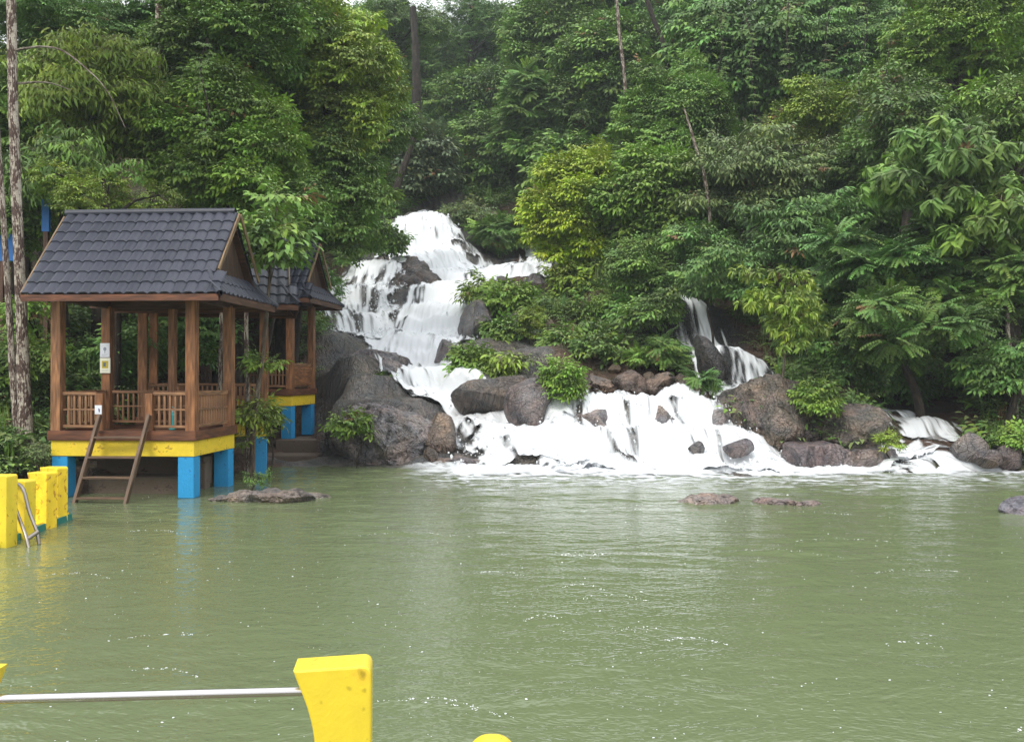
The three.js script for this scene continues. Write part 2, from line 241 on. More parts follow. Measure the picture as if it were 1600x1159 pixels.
fall('side_cascade', 'small grey cascade running out of the dark gap beside the right rocks', [
  cascade([[1368, 632, 21.2, 14], [1400, 642, 20.9, 30], [1440, 660, 20.2, 46], [1480, 685, 19.4, 60]], 0.03, 0.05, 81, { hole: 0.9, open: 0.25, rough: 0.6 }),
  cascade([[1405, 694, 19.2, 40], [1430, 708, 18.7, 70], [1500, 726, 18.2, 110], [1560, 736, 17.9, 130]], 0.03, 0.05, 85, { hole: 1.0, open: 0.2, floor: -0.06 }),
], M.foam, null, 8);
{ // churned foam where the falls enter the pool, parting into lacy patches away from the rocks
  const xs = graded(-4.4, 14, 0.045, 0.045), ds = graded(14.2, 19.2, 0.05, 0.045);
  const edge = x => 17.35 + 0.35 * noise(x * 0.6, 4, 1) + 0.16 * noise(x * 2.1, 7, 1) - 0.3 * Math.exp(-Math.pow((x - 1.6) / 2.2, 2)) + 0.9 * smooth(-0.6, -2.6, x) + 0.35 * smooth(6, 9, x);
  const al = [], g = heightMesh(xs, ds, (x, d) => {
    const e = d - edge(x), n = fbm(x * 1.3, d * 3.2, 5, 4), f = fbm(x * 5, d * 9, 8, 3), lace = 1 - 2.6 * Math.abs(fbm(x * 1.7 + 0.5 * n, d * 3.6, 15, 3));
    al.push(1, 1, 1, Math.max(smooth(-0.3, 0.45, e + 0.95 * n + 0.2 * f), 0.85 * smooth(0.45, 0.92, lace + 0.3 * f) * smooth(-3.0, -0.2, e + 1.2 * n)) * smooth(-2.3, -0.8, x + 0.5 * n));
    return waveH(x, d) + 0.004 + 0.07 * smooth(-0.2, 0.7, e + 0.5 * n) * (1 + f) + 0.05 * Math.abs(n) * smooth(0, 0.6, e);
  }, null);
  g.setAttribute('color', new THREE.Float32BufferAttribute(al, 4));
  struct(new THREE.Mesh(g, M.foam), 'churned_water', 'white churned water along the foot of the falls');
}
{ // flecks and strings of bubbles drifting on the pool
  const r = rng(99), list = [], g = new THREE.SphereGeometry(1, 7, 4, 0, Math.PI * 2, 0, Math.PI / 2), q = new THREE.Quaternion();
  const put = (x, d, s) => { q.setFromAxisAngle(V(0, 1, 0), r() * 6); list.push(new THREE.Matrix4().compose(V(x, waveH(x, d) + 0.001, -d), q, V(s * (1 + r()), s * 0.45, s))); };
  for (let i = 0; i < 60000; i++) { const d = 3.2 + Math.pow(r(), 0.8) * 14, x = (r() - 0.5) * 1.25 * d, n = fbm(x * 0.55, d * 0.9, 12, 3); if (n + 0.12 * r() > 0.82) put(x, d, 0.003 + 0.009 * Math.pow(r(), 4) * (0.6 + d / 14)); else if (r() < 0.018) put(x, d, 0.0022 + 0.009 * r() * r() * r()); }
  const strings = [[160, 1003, 335, 996], [205, 1046, 310, 1062], [590, 1095, 820, 1128], [640, 1092, 760, 1112], [1150, 860, 1320, 872], [720, 795, 1040, 790], [880, 918, 945, 922], [910, 935, 1010, 938], [740, 896, 830, 902], [820, 970, 880, 968], [1240, 845, 1420, 850], [1160, 800, 1440, 812], [1340, 900, 1500, 893], [820, 800, 1000, 795], [560, 835, 760, 842], [1000, 760, 1200, 765], [600, 770, 800, 765], [60, 900, 170, 905], [200, 830, 290, 838], [1380, 1010, 1480, 1014], [1040, 1000, 1140, 1008]];
  for (const [a, b, c, e] of strings) { const d0 = EYE * FOCAL / (b - HORIZON), d1 = EYE * FOCAL / (e - HORIZON), x0 = (a - 800) / FOCAL * d0, x1 = (c - 800) / FOCAL * d1, n = 40 + 30 * Math.hypot(x1 - x0, d1 - d0);
    for (let i = 0; i < n; i++) { const t = r(), dens = noise(t * 9 + a, b); if (dens < -0.15 + 0.3 * r()) continue; const w = (0.02 + 0.1 * Math.abs(noise(t * 4, a))) * (d0 / 8); put(mix(x0, x1, t) + (r() - 0.5) * w, mix(d0, d1, t) + 0.18 * Math.sin(t * 3.1) * (d0 / 8) + (r() - 0.5) * w * 1.6, 0.0025 + 0.005 * r() * r()); } }
  const im = new THREE.InstancedMesh(g, M.drop, list.length); list.forEach((m, i) => im.setMatrixAt(i, m));
  stuff(im, 'foam', 'white flecks and strings of bubbles drifting on the green pool', 'foam');
}

// ---------------------------------------------------------------- rocks
// a boulder: a ball cut by random planes, then roughened; radii in metres
function rockGeo(rx, ry, rz, seed, o = {}) {
  const r = rng(seed), det = o.detail ?? 24, g0 = mergeVertices((() => { const g = new THREE.IcosahedronGeometry(1, det); g.deleteAttribute('normal'); g.deleteAttribute('uv'); return g; })(), 1e-4), p = g0.attributes.position, cuts = [];
  for (let i = 0; i < (o.cuts ?? 16); i++) { const n = V(r() * 2 - 1, (r() * 2 - 1) * 0.8, r() * 2 - 1).normalize(); cuts.push([n, 0.58 + 0.32 * r()]); }
  if (o.flat) cuts.push([V(0.1 * (r() - 0.5), 1, 0.25 * (r() - 0.2)).normalize(), o.flat]);
  const col = new Float32Array(p.count * 3), sc = Math.max(rx, ry, rz), amp = o.rough ?? 0.05, st = o.strata ?? 0;
  for (let i = 0; i < p.count; i++) {
    const v = V(p.getX(i), p.getY(i), p.getZ(i)); let k = 1;
    for (const [n, h] of cuts) { const d = v.dot(n); if (d > 1e-3) { const t = h / d; if (t < k) k = t + (k - t) * 0.025; } }
    k *= 1 + 0.07 * noise(v.x * 1.3 + seed, v.y * 1.3, v.z * 1.3);
    let x = v.x * k * rx, y = v.y * k * ry, z = v.z * k * rz;
    const f = 1.6, e = amp * (fbm(x * f + seed, y * f, z * f, 5) + 0.8 * ridge(x * 1.1 + seed, y * 1.4, z * 1.1, 4) - 0.4) * Math.min(1, sc) - (st ? st * smooth(0.55, 0.95, Math.abs(Math.sin((y * 0.9 + x * 0.35 + 0.25 * noise(x * 2, y * 2, z * 2)) * (o.strataF ?? 7)))) : 0);
    const crack = o.crack ? ridge(x * o.crack + seed, y * o.crack, z * o.crack, 2) : 0, ck = o.crack ? -0.07 * smooth(0.62, 0.74, crack) : 0;
    x += v.x * (e + ck); y += v.y * (e + ck); z += v.z * (e + ck); p.setXYZ(i, x, y, z);
    const c = rockColour(x + seed * 3.7, y, z - seed, o.tint, (o.moss ?? 0), o.wet ?? 0); col.set(c, i * 3);
  }
  g0.setAttribute('color', new THREE.BufferAttribute(col, 3)); g0.computeVertexNormals(); const nn = g0.attributes.normal, uv = new Float32Array(p.count * 2); for (let i = 0; i < p.count; i++) { const ax = Math.abs(nn.getX(i)) > 0.8; uv[2 * i] = ax ? p.getZ(i) : p.getX(i) + seed * 0.37; uv[2 * i + 1] = p.getY(i) - p.getZ(i) * (ax ? 0 : 0.7) + seed * 0.61; } g0.setAttribute('uv', new THREE.BufferAttribute(uv, 2)); return g0;
}
// the rock that fills this much of the photo at this distance
function rock(label, px0, px1, py0, py1, d, seed, o = {}) {
  const c = P((px0 + px1) / 2, (py0 + py1) / 2, d), s = d / FOCAL / 2, rx = (px1 - px0) * s * 1.06, ry = (py1 - py0) * s * 1.1, rz = o.deep ?? Math.min(rx, ry * 1.6) * 0.9;
  const m = new THREE.Mesh(rockGeo(rx, ry, rz, seed, o), o.mat ?? M.rock); m.position.copy(c); m.position.z -= rz * 0.6; if (o.turn) m.rotation.z = o.turn; if (o.yaw) m.rotation.y = o.yaw;
  return thing(m, o.name ?? 'boulder', label, 'rock', o.group);
}
const GREY = [1.5, 1.42, 1.46], BROWN = [1.15, 0.92, 0.78], PURPLE = [1.12, 1.02, 1.06], DARK = [0.55, 0.53, 0.55];
rock('long grey cracked bedrock slab sloping down beside the furthest gazebo to the pool', 500, 716, 606, 774, 19.8, 101, { detail: 90, turn: -0.26, flat: 0.5, cuts: 8, strata: 0.06, strataF: 5, rough: 0.16, crack: 0.9, tint: GREY, deep: 2.2, name: 'rock_slab' });
rock('upper grey slab between the furthest gazebo and the white fall', 532, 640, 530, 640, 24.2, 102, { detail: 44, turn: -0.22, flat: 0.6, strata: 0.05, rough: 0.1, tint: GREY, deep: 2.4, name: 'rock_slab' });
rock('brown block at the lower tip of the long grey slab', 656, 714, 648, 716, 19.3, 103, { detail: 30, cuts: 9, tint: BROWN, rough: 0.05 });
rock('small dark stone at the waterline below the brown block', 662, 684, 696, 732, 19.0, 104, { detail: 14, tint: BROWN, name: 'stone' });
rock('flat wet pinkish rock washed by the fall at the pool edge', 664, 790, 704, 750, 18.9, 105, { detail: 34, flat: 0.4, mat: M.wetRock, tint: PURPLE, rough: 0.08 });
rock('big blocky boulder with dark streaks between the two white falls', 704, 874, 576, 666, 20.6, 116, { detail: 60, cuts: 8, flat: 0.62, rough: 0.07, tint: [0.85, 0.79, 0.74], deep: 1.3, yaw: 0.2 });
rock('smooth purple grey stone leaning on the big blocky boulder', 788, 872, 596, 676, 19.5, 107, { detail: 40, cuts: 7, tint: PURPLE, deep: 0.75, rough: 0.04 });
rock('dark angular rock standing in the middle of the upper fall', 600, 690, 402, 478, 33.4, 108, { detail: 34, strata: 0.06, tint: [0.85, 0.78, 0.76], rough: 0.1, deep: 1.4, mat: M.wetRock });
rock('dark mossy boulder on the slab beside the narrow part of the fall', 538, 624, 568, 626, 24.0, 109, { detail: 30, moss: 0.6, tint: [0.75, 0.75, 0.7] });
rock('grey ledge rock under the green tree at the top of the fall', 798, 878, 428, 500, 32, 110, { detail: 30, strata: 0.06, tint: [0.9, 0.86, 0.9], deep: 1.2 });
rock('dark wet rock at the right edge of the falling water', 712, 778, 470, 552, 27.5, 111, { detail: 30, mat: M.wetRock, tint: [0.8, 0.78, 0.8], deep: 1.1 });
rock('low wet rock half covered by the fall below the mossy bank', 672, 722, 530, 585, 25.8, 112, { detail: 26, mat: M.wetRock, tint: PURPLE, deep: 0.8 });
rock('brown rock shelf under the bushes at the top of the waterfall', 688, 836, 328, 416, 38.6, 113, { detail: 36, tint: [0.95, 0.8, 0.72], strata: 0.08, moss: 0.3, deep: 1.6 });
rock('dark rock at the left lip of the highest fall', 578, 624, 356, 412, 37.6, 114, { detail: 22, tint: DARK });
rock('grey stone splitting the top of the highest fall', 622, 662, 330, 362, 39.6, 115, { detail: 18, tint: [0.85, 0.9, 0.9] });
rock('large cracked brown boulder under the slim sapling on the right bank', 1132, 1300, 590, 720, 19.0, 121, { detail: 60, cuts: 14, crack: 1.3, rough: 0.1, tint: [1.08, 0.93, 0.84], moss: 0.18, deep: 1.1 });
rock('lower half of the right bank rocks with a small yellow plant', 1270, 1410, 636, 728, 18.7, 122, { detail: 50, cuts: 14, crack: 1.4, rough: 0.1, tint: [1.05, 0.92, 0.84], moss: 0.2, deep: 0.9 });
rock('low purple wet rock in front of the right bank boulders', 1212, 1350, 680, 750, 18.05, 123, { detail: 40, flat: 0.55, mat: M.wetRock, tint: [1.15, 1.0, 1.04], rough: 0.08 });
rock('long wet rock washed by white water below the yellow plant', 1310, 1420, 692, 750, 18.05, 124, { detail: 36, flat: 0.5, mat: M.wetRock, tint: PURPLE, rough: 0.08 });
rock('rounded purple stone beside the small cascade on the right shore', 1496, 1560, 678, 722, 18.0, 125, { detail: 26, cuts: 6, tint: [0.95, 0.87, 0.86], name: 'stone' });
rock('smaller dark stone in front of the rounded purple stone', 1530, 1570, 703, 732, 17.7, 126, { detail: 20, cuts: 6, tint: [0.8, 0.7, 0.7], name: 'stone' });
rock('dark stone at the far right of the shore', 1564, 1606, 696, 734, 17.8, 127, { detail: 20, cuts: 6, tint: [0.8, 0.68, 0.68], name: 'stone' });
rock('ridged tan rock breaking the water in mid pool', 1042, 1168, 770, 820, 13.6, 128, { detail: 40, flat: 0.6, strata: 0.03, strataF: 16, rough: 0.07, tint: [1.5, 1.25, 1.15], deep: 0.4 });
rock('lower tan rock just breaking the water beside the ridged one', 1172, 1290, 771, 822, 13.5, 129, { detail: 36, flat: 0.5, strata: 0.02, strataF: 16, rough: 0.06, tint: [1.35, 1.1, 1.05], deep: 0.35 });
rock('purple rock breaking the water at the right edge of the picture', 1576, 1650, 778, 834, 12.5, 130, { detail: 26, tint: [1.15, 1.02, 1.12], mat: M.wetRock });
rock('flat ridged grey rock in the water in front of the nearest gazebo', 306, 482, 764, 806, 13.75, 131, { detail: 50, flat: 0.55, strata: 0.03, strataF: 14, rough: 0.1, tint: [1.3, 1.2, 1.15], deep: 0.55 });
rock('low tan rock trailing from the flat grey rock towards the pool', 440, 520, 766, 792, 14.2, 132, { detail: 24, flat: 0.4, tint: [1.2, 1.1, 1.0] });
rock('wet rock with thin white streams in the left of the low fall', 896, 985, 632, 722, 19.15, 133, { detail: 44, mat: M.wetRock, tint: [1.2, 1.08, 1.1], rough: 0.09, deep: 0.8 });
rock('smooth wet rock lip in the middle of the low fall', 978, 1092, 628, 676, 19.5, 134, { detail: 36, mat: M.wetRock, flat: 0.7, tint: [1.15, 1.08, 1.12], deep: 0.6 });
rock('wet rock at the right end of the low fall against the brown boulder', 1094, 1152, 640, 684, 19.35, 135, { detail: 30, mat: M.wetRock, tint: PURPLE });
rock('dark stone poking out of the white water below the low fall', 1076, 1104, 690, 714, 18.35, 136, { detail: 14, mat: M.wetRock, tint: DARK, name: 'stone' });
rock('mottled stone poking out of the white water towards the right rocks', 1134, 1186, 686, 716, 18.3, 137, { detail: 18, mat: M.wetRock, tint: [0.9, 0.8, 0.85], name: 'stone' });
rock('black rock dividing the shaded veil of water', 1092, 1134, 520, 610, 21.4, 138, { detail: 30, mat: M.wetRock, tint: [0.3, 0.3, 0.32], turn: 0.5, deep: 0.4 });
rock('dark rock at the foot of the leafy bank beside the big blocky boulder', 870, 930, 610, 645, 20.2, 139, { detail: 22, tint: [0.7, 0.66, 0.62] });
{ // embankment blocks along the foot of the leafy bank, and pale stones lying on it
  const bank = [[905, 965, 584, 626], [950, 1018, 578, 624], [1004, 1062, 582, 624], [1046, 1092, 586, 624]];
  const words = ['leftmost', 'second from the left', 'third from the left', 'rightmost'];
  bank.forEach(([a, b, c, d], i) => rock(`brown block ${words[i]} at the foot of the leafy bank`, a, b, c, d, 20.7, 150 + i, { detail: 28, cuts: 14, tint: [1.0, 0.82, 0.72], crack: 1.5, group: 'brown blocks at the foot of the bank' }));
  const stones = [[960, 470], [978, 492], [938, 476], [1002, 508], [986, 545], [1010, 552], [1062, 596], [1080, 600], [1036, 606], [960, 580], [982, 590], [1014, 596], [946, 602], [905, 545], [890, 520], [916, 500], [1040, 575], [1074, 580], [930, 560], [970, 610], [872, 560], [850, 530], [1052, 560], [1088, 612], [998, 570], [860, 510], [884, 590], [925, 590]], r = rng(5);
  const geos = [201, 202, 203, 204].map(s => rockGeo(1, 0.8, 0.9, s, { detail: 7, tint: [2.6, 2.1, 1.65], rough: 0.05 }));
  stones.forEach(([px, py], i) => { // where that sight line meets the bank
    let d = 19.5; for (; d < 33; d += 0.05) { const p = P(px, py, d); if (p.y < groundAt(p)) break; }
    const p = P(px, py, d), s = 0.06 + 0.13 * r(), m = new THREE.Mesh(geos[i % 4], M.rock); m.scale.setScalar(s); m.position.set(p.x, groundAt(p) + s * 0.35, p.z + 0.05); m.rotation.set(0, r() * 6, r() * 0.6);
    const band = y => y < 530 ? 'upper' : y < 585 ? 'middle' : 'lower', row = stones.filter(s => band(s[1]) === band(py)).map(s => s[0]).sort((a, b) => a - b), nth = ['first', 'second', 'third', 'fourth', 'fifth', 'sixth', 'seventh', 'eighth', 'ninth', 'tenth', 'eleventh', 'twelfth'][row.indexOf(px)];
    thing(m, 'pale_stone', `${nth} small pale stone from the left in the ${band(py)} row on the leafy bank`, 'stone', 'pale stones strewn on the leafy bank');
  });
}

// ---------------------------------------------------------------- gazebos over the bank
const grainTex = tex(256, 512, (u, v) => { const g = 0.78 + 0.28 * wrapN(u, v * 0.999, 9) + 0.22 * noise(Math.cos(u * 6.283) * 9, Math.sin(u * 6.283) * 9, Math.sin(v * 6.283) * 1.2) + 0.12 * noise(Math.cos(u * 6.283) * 30, Math.sin(u * 6.283) * 30, Math.cos(v * 6.283) * 2); return [g, g * 0.97, g * 0.92]; }, true, 2.2, 0.6);
const grainBump = tex(256, 256, (u, v) => { const g = 0.5 + 0.3 * noise(Math.cos(u * 6.283) * 18, Math.sin(u * 6.283) * 18, Math.cos(v * 6.283) * 1.5) + 0.2 * wrapN(u, v, 40, 2); return [g, g, g]; }, false, 2.2, 0.6);
const paintTex = tex(256, 256, (u, v) => { const n = wrapN(u, v, 6) + 0.5 * wrapN(u, v, 18, 4), s = wrapN(u, v, 40, 8), g = 0.95 + 0.05 * n - 0.14 * smooth(0.5, 0.9, n + 0.5 * s) - 0.12 * smooth(0.58, 0.7, s + 0.35 * n); return [g, g * (0.99 - 0.04 * smooth(0.3, 0.7, n)), g * 0.97]; }, true, 0.9, 0.9);
const plasterBump = tex(256, 256, (u, v) => { const g = 0.5 + 0.3 * wrapN(u, v, 30) + 0.25 * wrapN(u, v, 80, 3); return [g, g, g]; }, false, 1.4, 1.4);
const wood = (r, g, b) => std(RGB(r, g, b), 0.6, { map: grainTex, bumpMap: grainBump, bumpScale: 0.004 });
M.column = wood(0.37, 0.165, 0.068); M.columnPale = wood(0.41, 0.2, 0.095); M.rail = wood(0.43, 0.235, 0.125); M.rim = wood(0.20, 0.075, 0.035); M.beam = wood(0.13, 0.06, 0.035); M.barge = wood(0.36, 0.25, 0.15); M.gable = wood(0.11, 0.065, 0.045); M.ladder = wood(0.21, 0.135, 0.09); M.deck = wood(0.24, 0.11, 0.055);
M.yellow = std(RGB(0.86, 0.64, 0.035), 0.5, { map: paintTex, bumpMap: plasterBump, bumpScale: 0.004 });
M.blue = std(RGB(0.02, 0.33, 0.72), 0.5, { map: paintTex, bumpMap: plasterBump, bumpScale: 0.004 });
M.concrete = std(RGB(0.15, 0.115, 0.085), 0.9, { map: paintTex, bumpMap: plasterBump, bumpScale: 0.012 });
M.tiles = [[0.029, 0.032, 0.049], [0.035, 0.038, 0.057], [0.026, 0.029, 0.044], [0.039, 0.042, 0.06]].map(c => std(RGB(...c), 0.42, { bumpMap: plasterBump, bumpScale: 0.002 }));
// one roof tile: a pressed wave across, a turned-down nose at its lower edge; local x across, -y down the slope
function tileGeo(w, l) {
  const n = 8, pos = [], idx = [], prof = t => 0.016 * Math.sin(t * 2 * Math.PI) + 0.007 * Math.sin(t * 4 * Math.PI + 0.8);
  const rows = [[0, -0.004], [-l * 0.5, 0.006], [-l - 0.004, 0.02], [-l - 0.012, 0.012], [-l - 0.012, -0.012]];
  for (const [y, z] of rows) for (let i = 0; i <= n; i++) pos.push((i / n - 0.5) * w * 1.004, y - (y < -l * 0.9 ? 0.008 * Math.cos(i / n * 6.283) : 0), z + prof(i / n));
  for (let j = 0; j < rows.length - 1; j++) for (let i = 0; i < n; i++) { const a = j * (n + 1) + i, b = a + n + 1; idx.push(a, b, a + 1, a + 1, b, b + 1); }
  const g = new THREE.BufferGeometry(); g.setAttribute('position', new THREE.Float32BufferAttribute(pos, 3)); g.setAttribute('uv', new THREE.Float32BufferAttribute(pos.flatMap((v, i) => i % 3 === 2 ? [] : [v]), 2)); g.setIndex(idx); g.computeVertexNormals(); return g;
}
const TW = 0.184, TL = 0.245, TILE = tileGeo(TW, TL);
// lays tiles in courses on a slope: o = top left corner, across = unit vector, down = unit vector; keep(u, v) says where tiles lie
function layTiles(parent, o, across, down, cols, rows, r, keep = () => true) {
  const n = across.clone().cross(down).negate(), m = new THREE.Matrix4().makeBasis(across, down.clone().negate(), n), q = new THREE.Quaternion().setFromRotationMatrix(m);
  for (let j = 0; j < rows; j++) for (let i = 0; i < cols; i++) { if (!keep(i, j)) continue; const t = part('tile', TILE, M.tiles[Math.floor(r() * 4)], parent); t.quaternion.copy(q); t.position.copy(o).addScaledVector(across, (i + 0.5) * TW).addScaledVector(down, j * TL).addScaledVector(n, 0.02 + 0.003 * r()); }
}
function quadGeo(pts, th = 0.03) { // a thin solid panel over a convex outline
  const n = new THREE.Vector3().crossVectors(pts[1].clone().sub(pts[0]), pts[2].clone().sub(pts[0])).normalize().multiplyScalar(th), a = [...pts, ...pts.map(p => p.clone().sub(n))], k = pts.length, idx = [];
  for (let i = 1; i < k - 1; i++) idx.push(0, i, i + 1, k, k + i + 1, k + i); for (let i = 0; i < k; i++) { const j = (i + 1) % k; idx.push(i, k + i, j, j, k + i, k + j); }
  const g = new THREE.BufferGeometry(); g.setAttribute('position', new THREE.Float32BufferAttribute(a.flatMap(p => p.toArray()), 3)); g.setIndex(idx); const f = g.toNonIndexed(); f.computeVertexNormals(); return uvBox(f);
}
function gazebo(cx, cz, y0, turn, label, o = {}) {
  const G = groupAt(cx, y0, cz, turn), r = rng(o.seed ?? 3), CX = 1.1, CZ = 0.785, bot = -(o.drop ?? 0);
  // concrete legs, beam and timber floor
  for (const sx of [-1, 1]) for (const sz of [-1, 1]) { const b = bot - (o.legs?.[`${sx}${sz}`] ?? 0), h = 0.658 - b; box('leg', 0.26, h, 0.26, sx * 1.03, b + h / 2, sz * 0.73, M.blue, G, 0.012); }
  box('floor_beam', 2.34, 0.25, 0.16, 0, 0.785, 0.79, M.yellow, G, 0.01); box('floor_beam', 2.34, 0.25, 0.16, 0, 0.785, -0.79, M.yellow, G, 0.01);
  for (const s of [-1, 1]) box('floor_beam', 0.16, 0.246, 1.416, s * 1.09, 0.785, 0, M.yellow, G, 0.01);
  box('floor_slab', 2.01, 0.12, 1.41, 0, 0.82, 0, M.concrete, G, 0);
  for (let i = 0; i < 12; i++) box('floor_plank', 2.28, 0.03, 0.128, 0, 0.985, -0.715 + i * 0.13, M.deck, G, 0);
  box('floor_rim', 2.42, 0.155, 0.05, 0, 0.99, 0.885, M.rim, G); box('floor_rim', 2.42, 0.155, 0.05, 0, 0.99, -0.885, M.rim, G);
  for (const s of [-1, 1]) box('floor_rim', 0.05, 0.15, 1.718, s * 1.185, 0.99, 0, M.rim, G);
  // columns
  for (const sx of [-1, 1]) for (const sz of [-1, 1]) box('column', 0.165, 2.17, 0.165, sx * CX, 1.0 + 1.085, sz * CZ, (sx + sz) ? M.column : M.columnPale, G, 0.012);
  if (o.mid) box('column', 0.12, 2.12, 0.12, 0.08, 2.06, -CZ, M.columnPale, G, 0.008);
  // railings: [x0, z0, x1, z1, balusters]
  const rails = [[-CX + 0.09, CZ, -0.45, CZ, 5], [0.48, CZ, CX - 0.09, CZ, 5], [CX, CZ - 0.09, CX, -CZ + 0.09, 12], [-CX, CZ - 0.09, -CX, -CZ + 0.09, 12], [-CX + 0.09, -CZ, CX - 0.09, -CZ, 20]];
  for (const [x0, z0, x1, z1, n] of rails) {
    const R = new THREE.Group(); R.name = 'railing'; G.add(R); const a = V(x0, 0, z0), b = V(x1, 0, z1), at = (t, y) => a.clone().lerp(b, t).setY(y);
    bar('top_rail', at(0, 1.655), at(1, 1.655), 0.05, 0.07, M.rail, R); bar('middle_rail', at(0, 1.4), at(1, 1.4), 0.028, 0.035, M.rail, R, 0.003); bar('bottom_rail', at(0, 1.13), at(1, 1.13), 0.045, 0.05, M.rail, R);
    for (let i = 1; i <= n; i++) bar('baluster', at(i / (n + 1), 1.155), at(i / (n + 1) , 1.632), 0.034, 0.03, M.rail, R, 0.003);
  }
  if (o.panel) box('side_panel', 0.03, 0.45, 1.3, CX + 0.045, 1.38, 0, M.column, G, 0);
  for (const x of [-0.39, 0.42]) box('newel_post', 0.125, 0.66, 0.125, x, 1.0 + 0.33, CZ + 0.01, M.column, G);
  // roof frame
  const EY = 3.17, RY = 4.66, EZ = 1.32, XL = -1.4, XR = 1.48, down = V(0, EY - RY, EZ).normalize(), slopeL = Math.hypot(RY - EY, EZ), rows = 8;
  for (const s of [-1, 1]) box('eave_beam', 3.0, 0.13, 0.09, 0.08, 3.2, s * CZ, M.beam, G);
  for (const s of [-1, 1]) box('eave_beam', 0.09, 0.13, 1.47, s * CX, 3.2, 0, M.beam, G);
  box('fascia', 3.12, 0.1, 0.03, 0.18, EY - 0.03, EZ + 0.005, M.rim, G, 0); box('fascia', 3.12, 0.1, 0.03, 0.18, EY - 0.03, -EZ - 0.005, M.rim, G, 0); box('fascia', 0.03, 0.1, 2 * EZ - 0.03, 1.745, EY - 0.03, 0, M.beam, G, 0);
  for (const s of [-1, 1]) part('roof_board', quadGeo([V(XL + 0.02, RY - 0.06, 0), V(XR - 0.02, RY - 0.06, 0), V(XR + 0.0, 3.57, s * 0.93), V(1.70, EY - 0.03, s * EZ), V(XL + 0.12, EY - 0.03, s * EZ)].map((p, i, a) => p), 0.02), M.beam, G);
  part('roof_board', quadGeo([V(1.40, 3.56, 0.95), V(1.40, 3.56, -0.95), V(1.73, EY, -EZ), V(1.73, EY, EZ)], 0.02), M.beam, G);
  const across = V(1, 0, 0), up = 0.012;
  const roof = new THREE.Group(); roof.name = 'roof'; G.add(roof);
  layTiles(roof, V(XR - 15.5 * TW, RY + up, 0.005), across, down, 17, rows, r, (i, j) => j >= 6 ? true : i < 16);
  layTiles(roof, V(XR, RY + up, -0.005), V(-1, 0, 0), V(0, EY - RY, -EZ).normalize(), 16, rows, r);
  // side skirt below the gable
  const sd = V(0.36, 3.15 - 3.58, 0).normalize(); layTiles(roof, V(1.40, 3.6, 1.33), V(0, 0, -1), sd, 14, 2, r, (i, j) => j > 0 || (i > 1 && i < 12));
  const cap = limbGeo([V(XL - 0.02, RY + 0.03, 0), V(-0.5, RY + 0.032, 0), V(0.5, RY + 0.032, 0), V(XR + 0.03, RY + 0.03, 0)], [0.06, 0.06], 10, 2, 0.02); part('ridge_cap', cap, M.tiles[2], roof);
  part('hip_cap', limbGeo([V(1.42, 3.64, 0.93), V(1.5, 3.5, 1.03), V(1.62, 3.34, 1.17), V(1.77, 3.2, 1.35)], [0.05, 0.055], 8, 3, 0.02), M.tiles[2], roof);
  part('hip_cap', limbGeo([V(1.42, 3.64, -0.93), V(1.5, 3.5, -1.03), V(1.62, 3.34, -1.17), V(1.77, 3.2, -1.35)], [0.05, 0.055], 8, 3, 0.02), M.tiles[2], roof);
  // gable: boards, verge boards
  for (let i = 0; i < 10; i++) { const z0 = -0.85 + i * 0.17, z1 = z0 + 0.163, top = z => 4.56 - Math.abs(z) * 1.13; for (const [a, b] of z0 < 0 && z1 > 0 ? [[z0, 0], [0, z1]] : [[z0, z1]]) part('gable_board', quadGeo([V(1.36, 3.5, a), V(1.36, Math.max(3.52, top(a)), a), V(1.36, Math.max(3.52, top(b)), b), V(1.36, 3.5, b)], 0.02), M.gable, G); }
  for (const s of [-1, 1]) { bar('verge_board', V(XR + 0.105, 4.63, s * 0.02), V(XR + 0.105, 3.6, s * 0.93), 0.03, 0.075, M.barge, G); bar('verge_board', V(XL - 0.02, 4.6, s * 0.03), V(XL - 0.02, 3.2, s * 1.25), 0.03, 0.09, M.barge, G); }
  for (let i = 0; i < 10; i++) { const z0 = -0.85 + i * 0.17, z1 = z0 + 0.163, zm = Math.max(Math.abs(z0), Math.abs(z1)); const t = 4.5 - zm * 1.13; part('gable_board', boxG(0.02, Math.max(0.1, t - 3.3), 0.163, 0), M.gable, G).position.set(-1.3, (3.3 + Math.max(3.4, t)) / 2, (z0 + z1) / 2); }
  return thing(G, 'gazebo', label, 'gazebo', 'gazebos along the left bank');
}
const near = gazebo(-6.14, -15.085, 0, -0.058, 'nearest timber gazebo with dark tiled roof, railings and a ladder into the pool', { seed: 3, mid: true, legs: { '1-1': 0.1 } });
gazebo(-6.12, -17.97, 0.1, 0.26, 'middle timber gazebo mostly hidden behind the nearest one, one post beside a leafy plant', { seed: 4, drop: 0.2 });
gazebo(-6.32, -22.3, 0.55, -0.1, 'furthest timber gazebo on blue posts and concrete footings beside the white fall', { seed: 5, panel: true, drop: 0.12 });
{ // ladder of the nearest gazebo: its own thing, leaning on the floor rim
  const G = groupAt(-6.13, 0, -13.75); const W = 0.39, top = s => V(s * W, 1.32, -0.42), foot = s => V(s * W - 0.17, -0.12, 0.12);
  for (const s of [-1, 1]) bar('stringer', foot(s), top(s), 0.05, 0.1, M.ladder, G);
  for (const t of [0.13, 0.34, 0.55, 0.76]) { const a = foot(-1).lerp(top(-1), t), b = foot(1).lerp(top(1), t); const m = bar('rung', a, b, 0.035, 0.1, M.ladder, G); }
  thing(G, 'wooden_ladder', 'rough wooden ladder leaning on the nearest gazebo with its feet in the water', 'ladder');
}
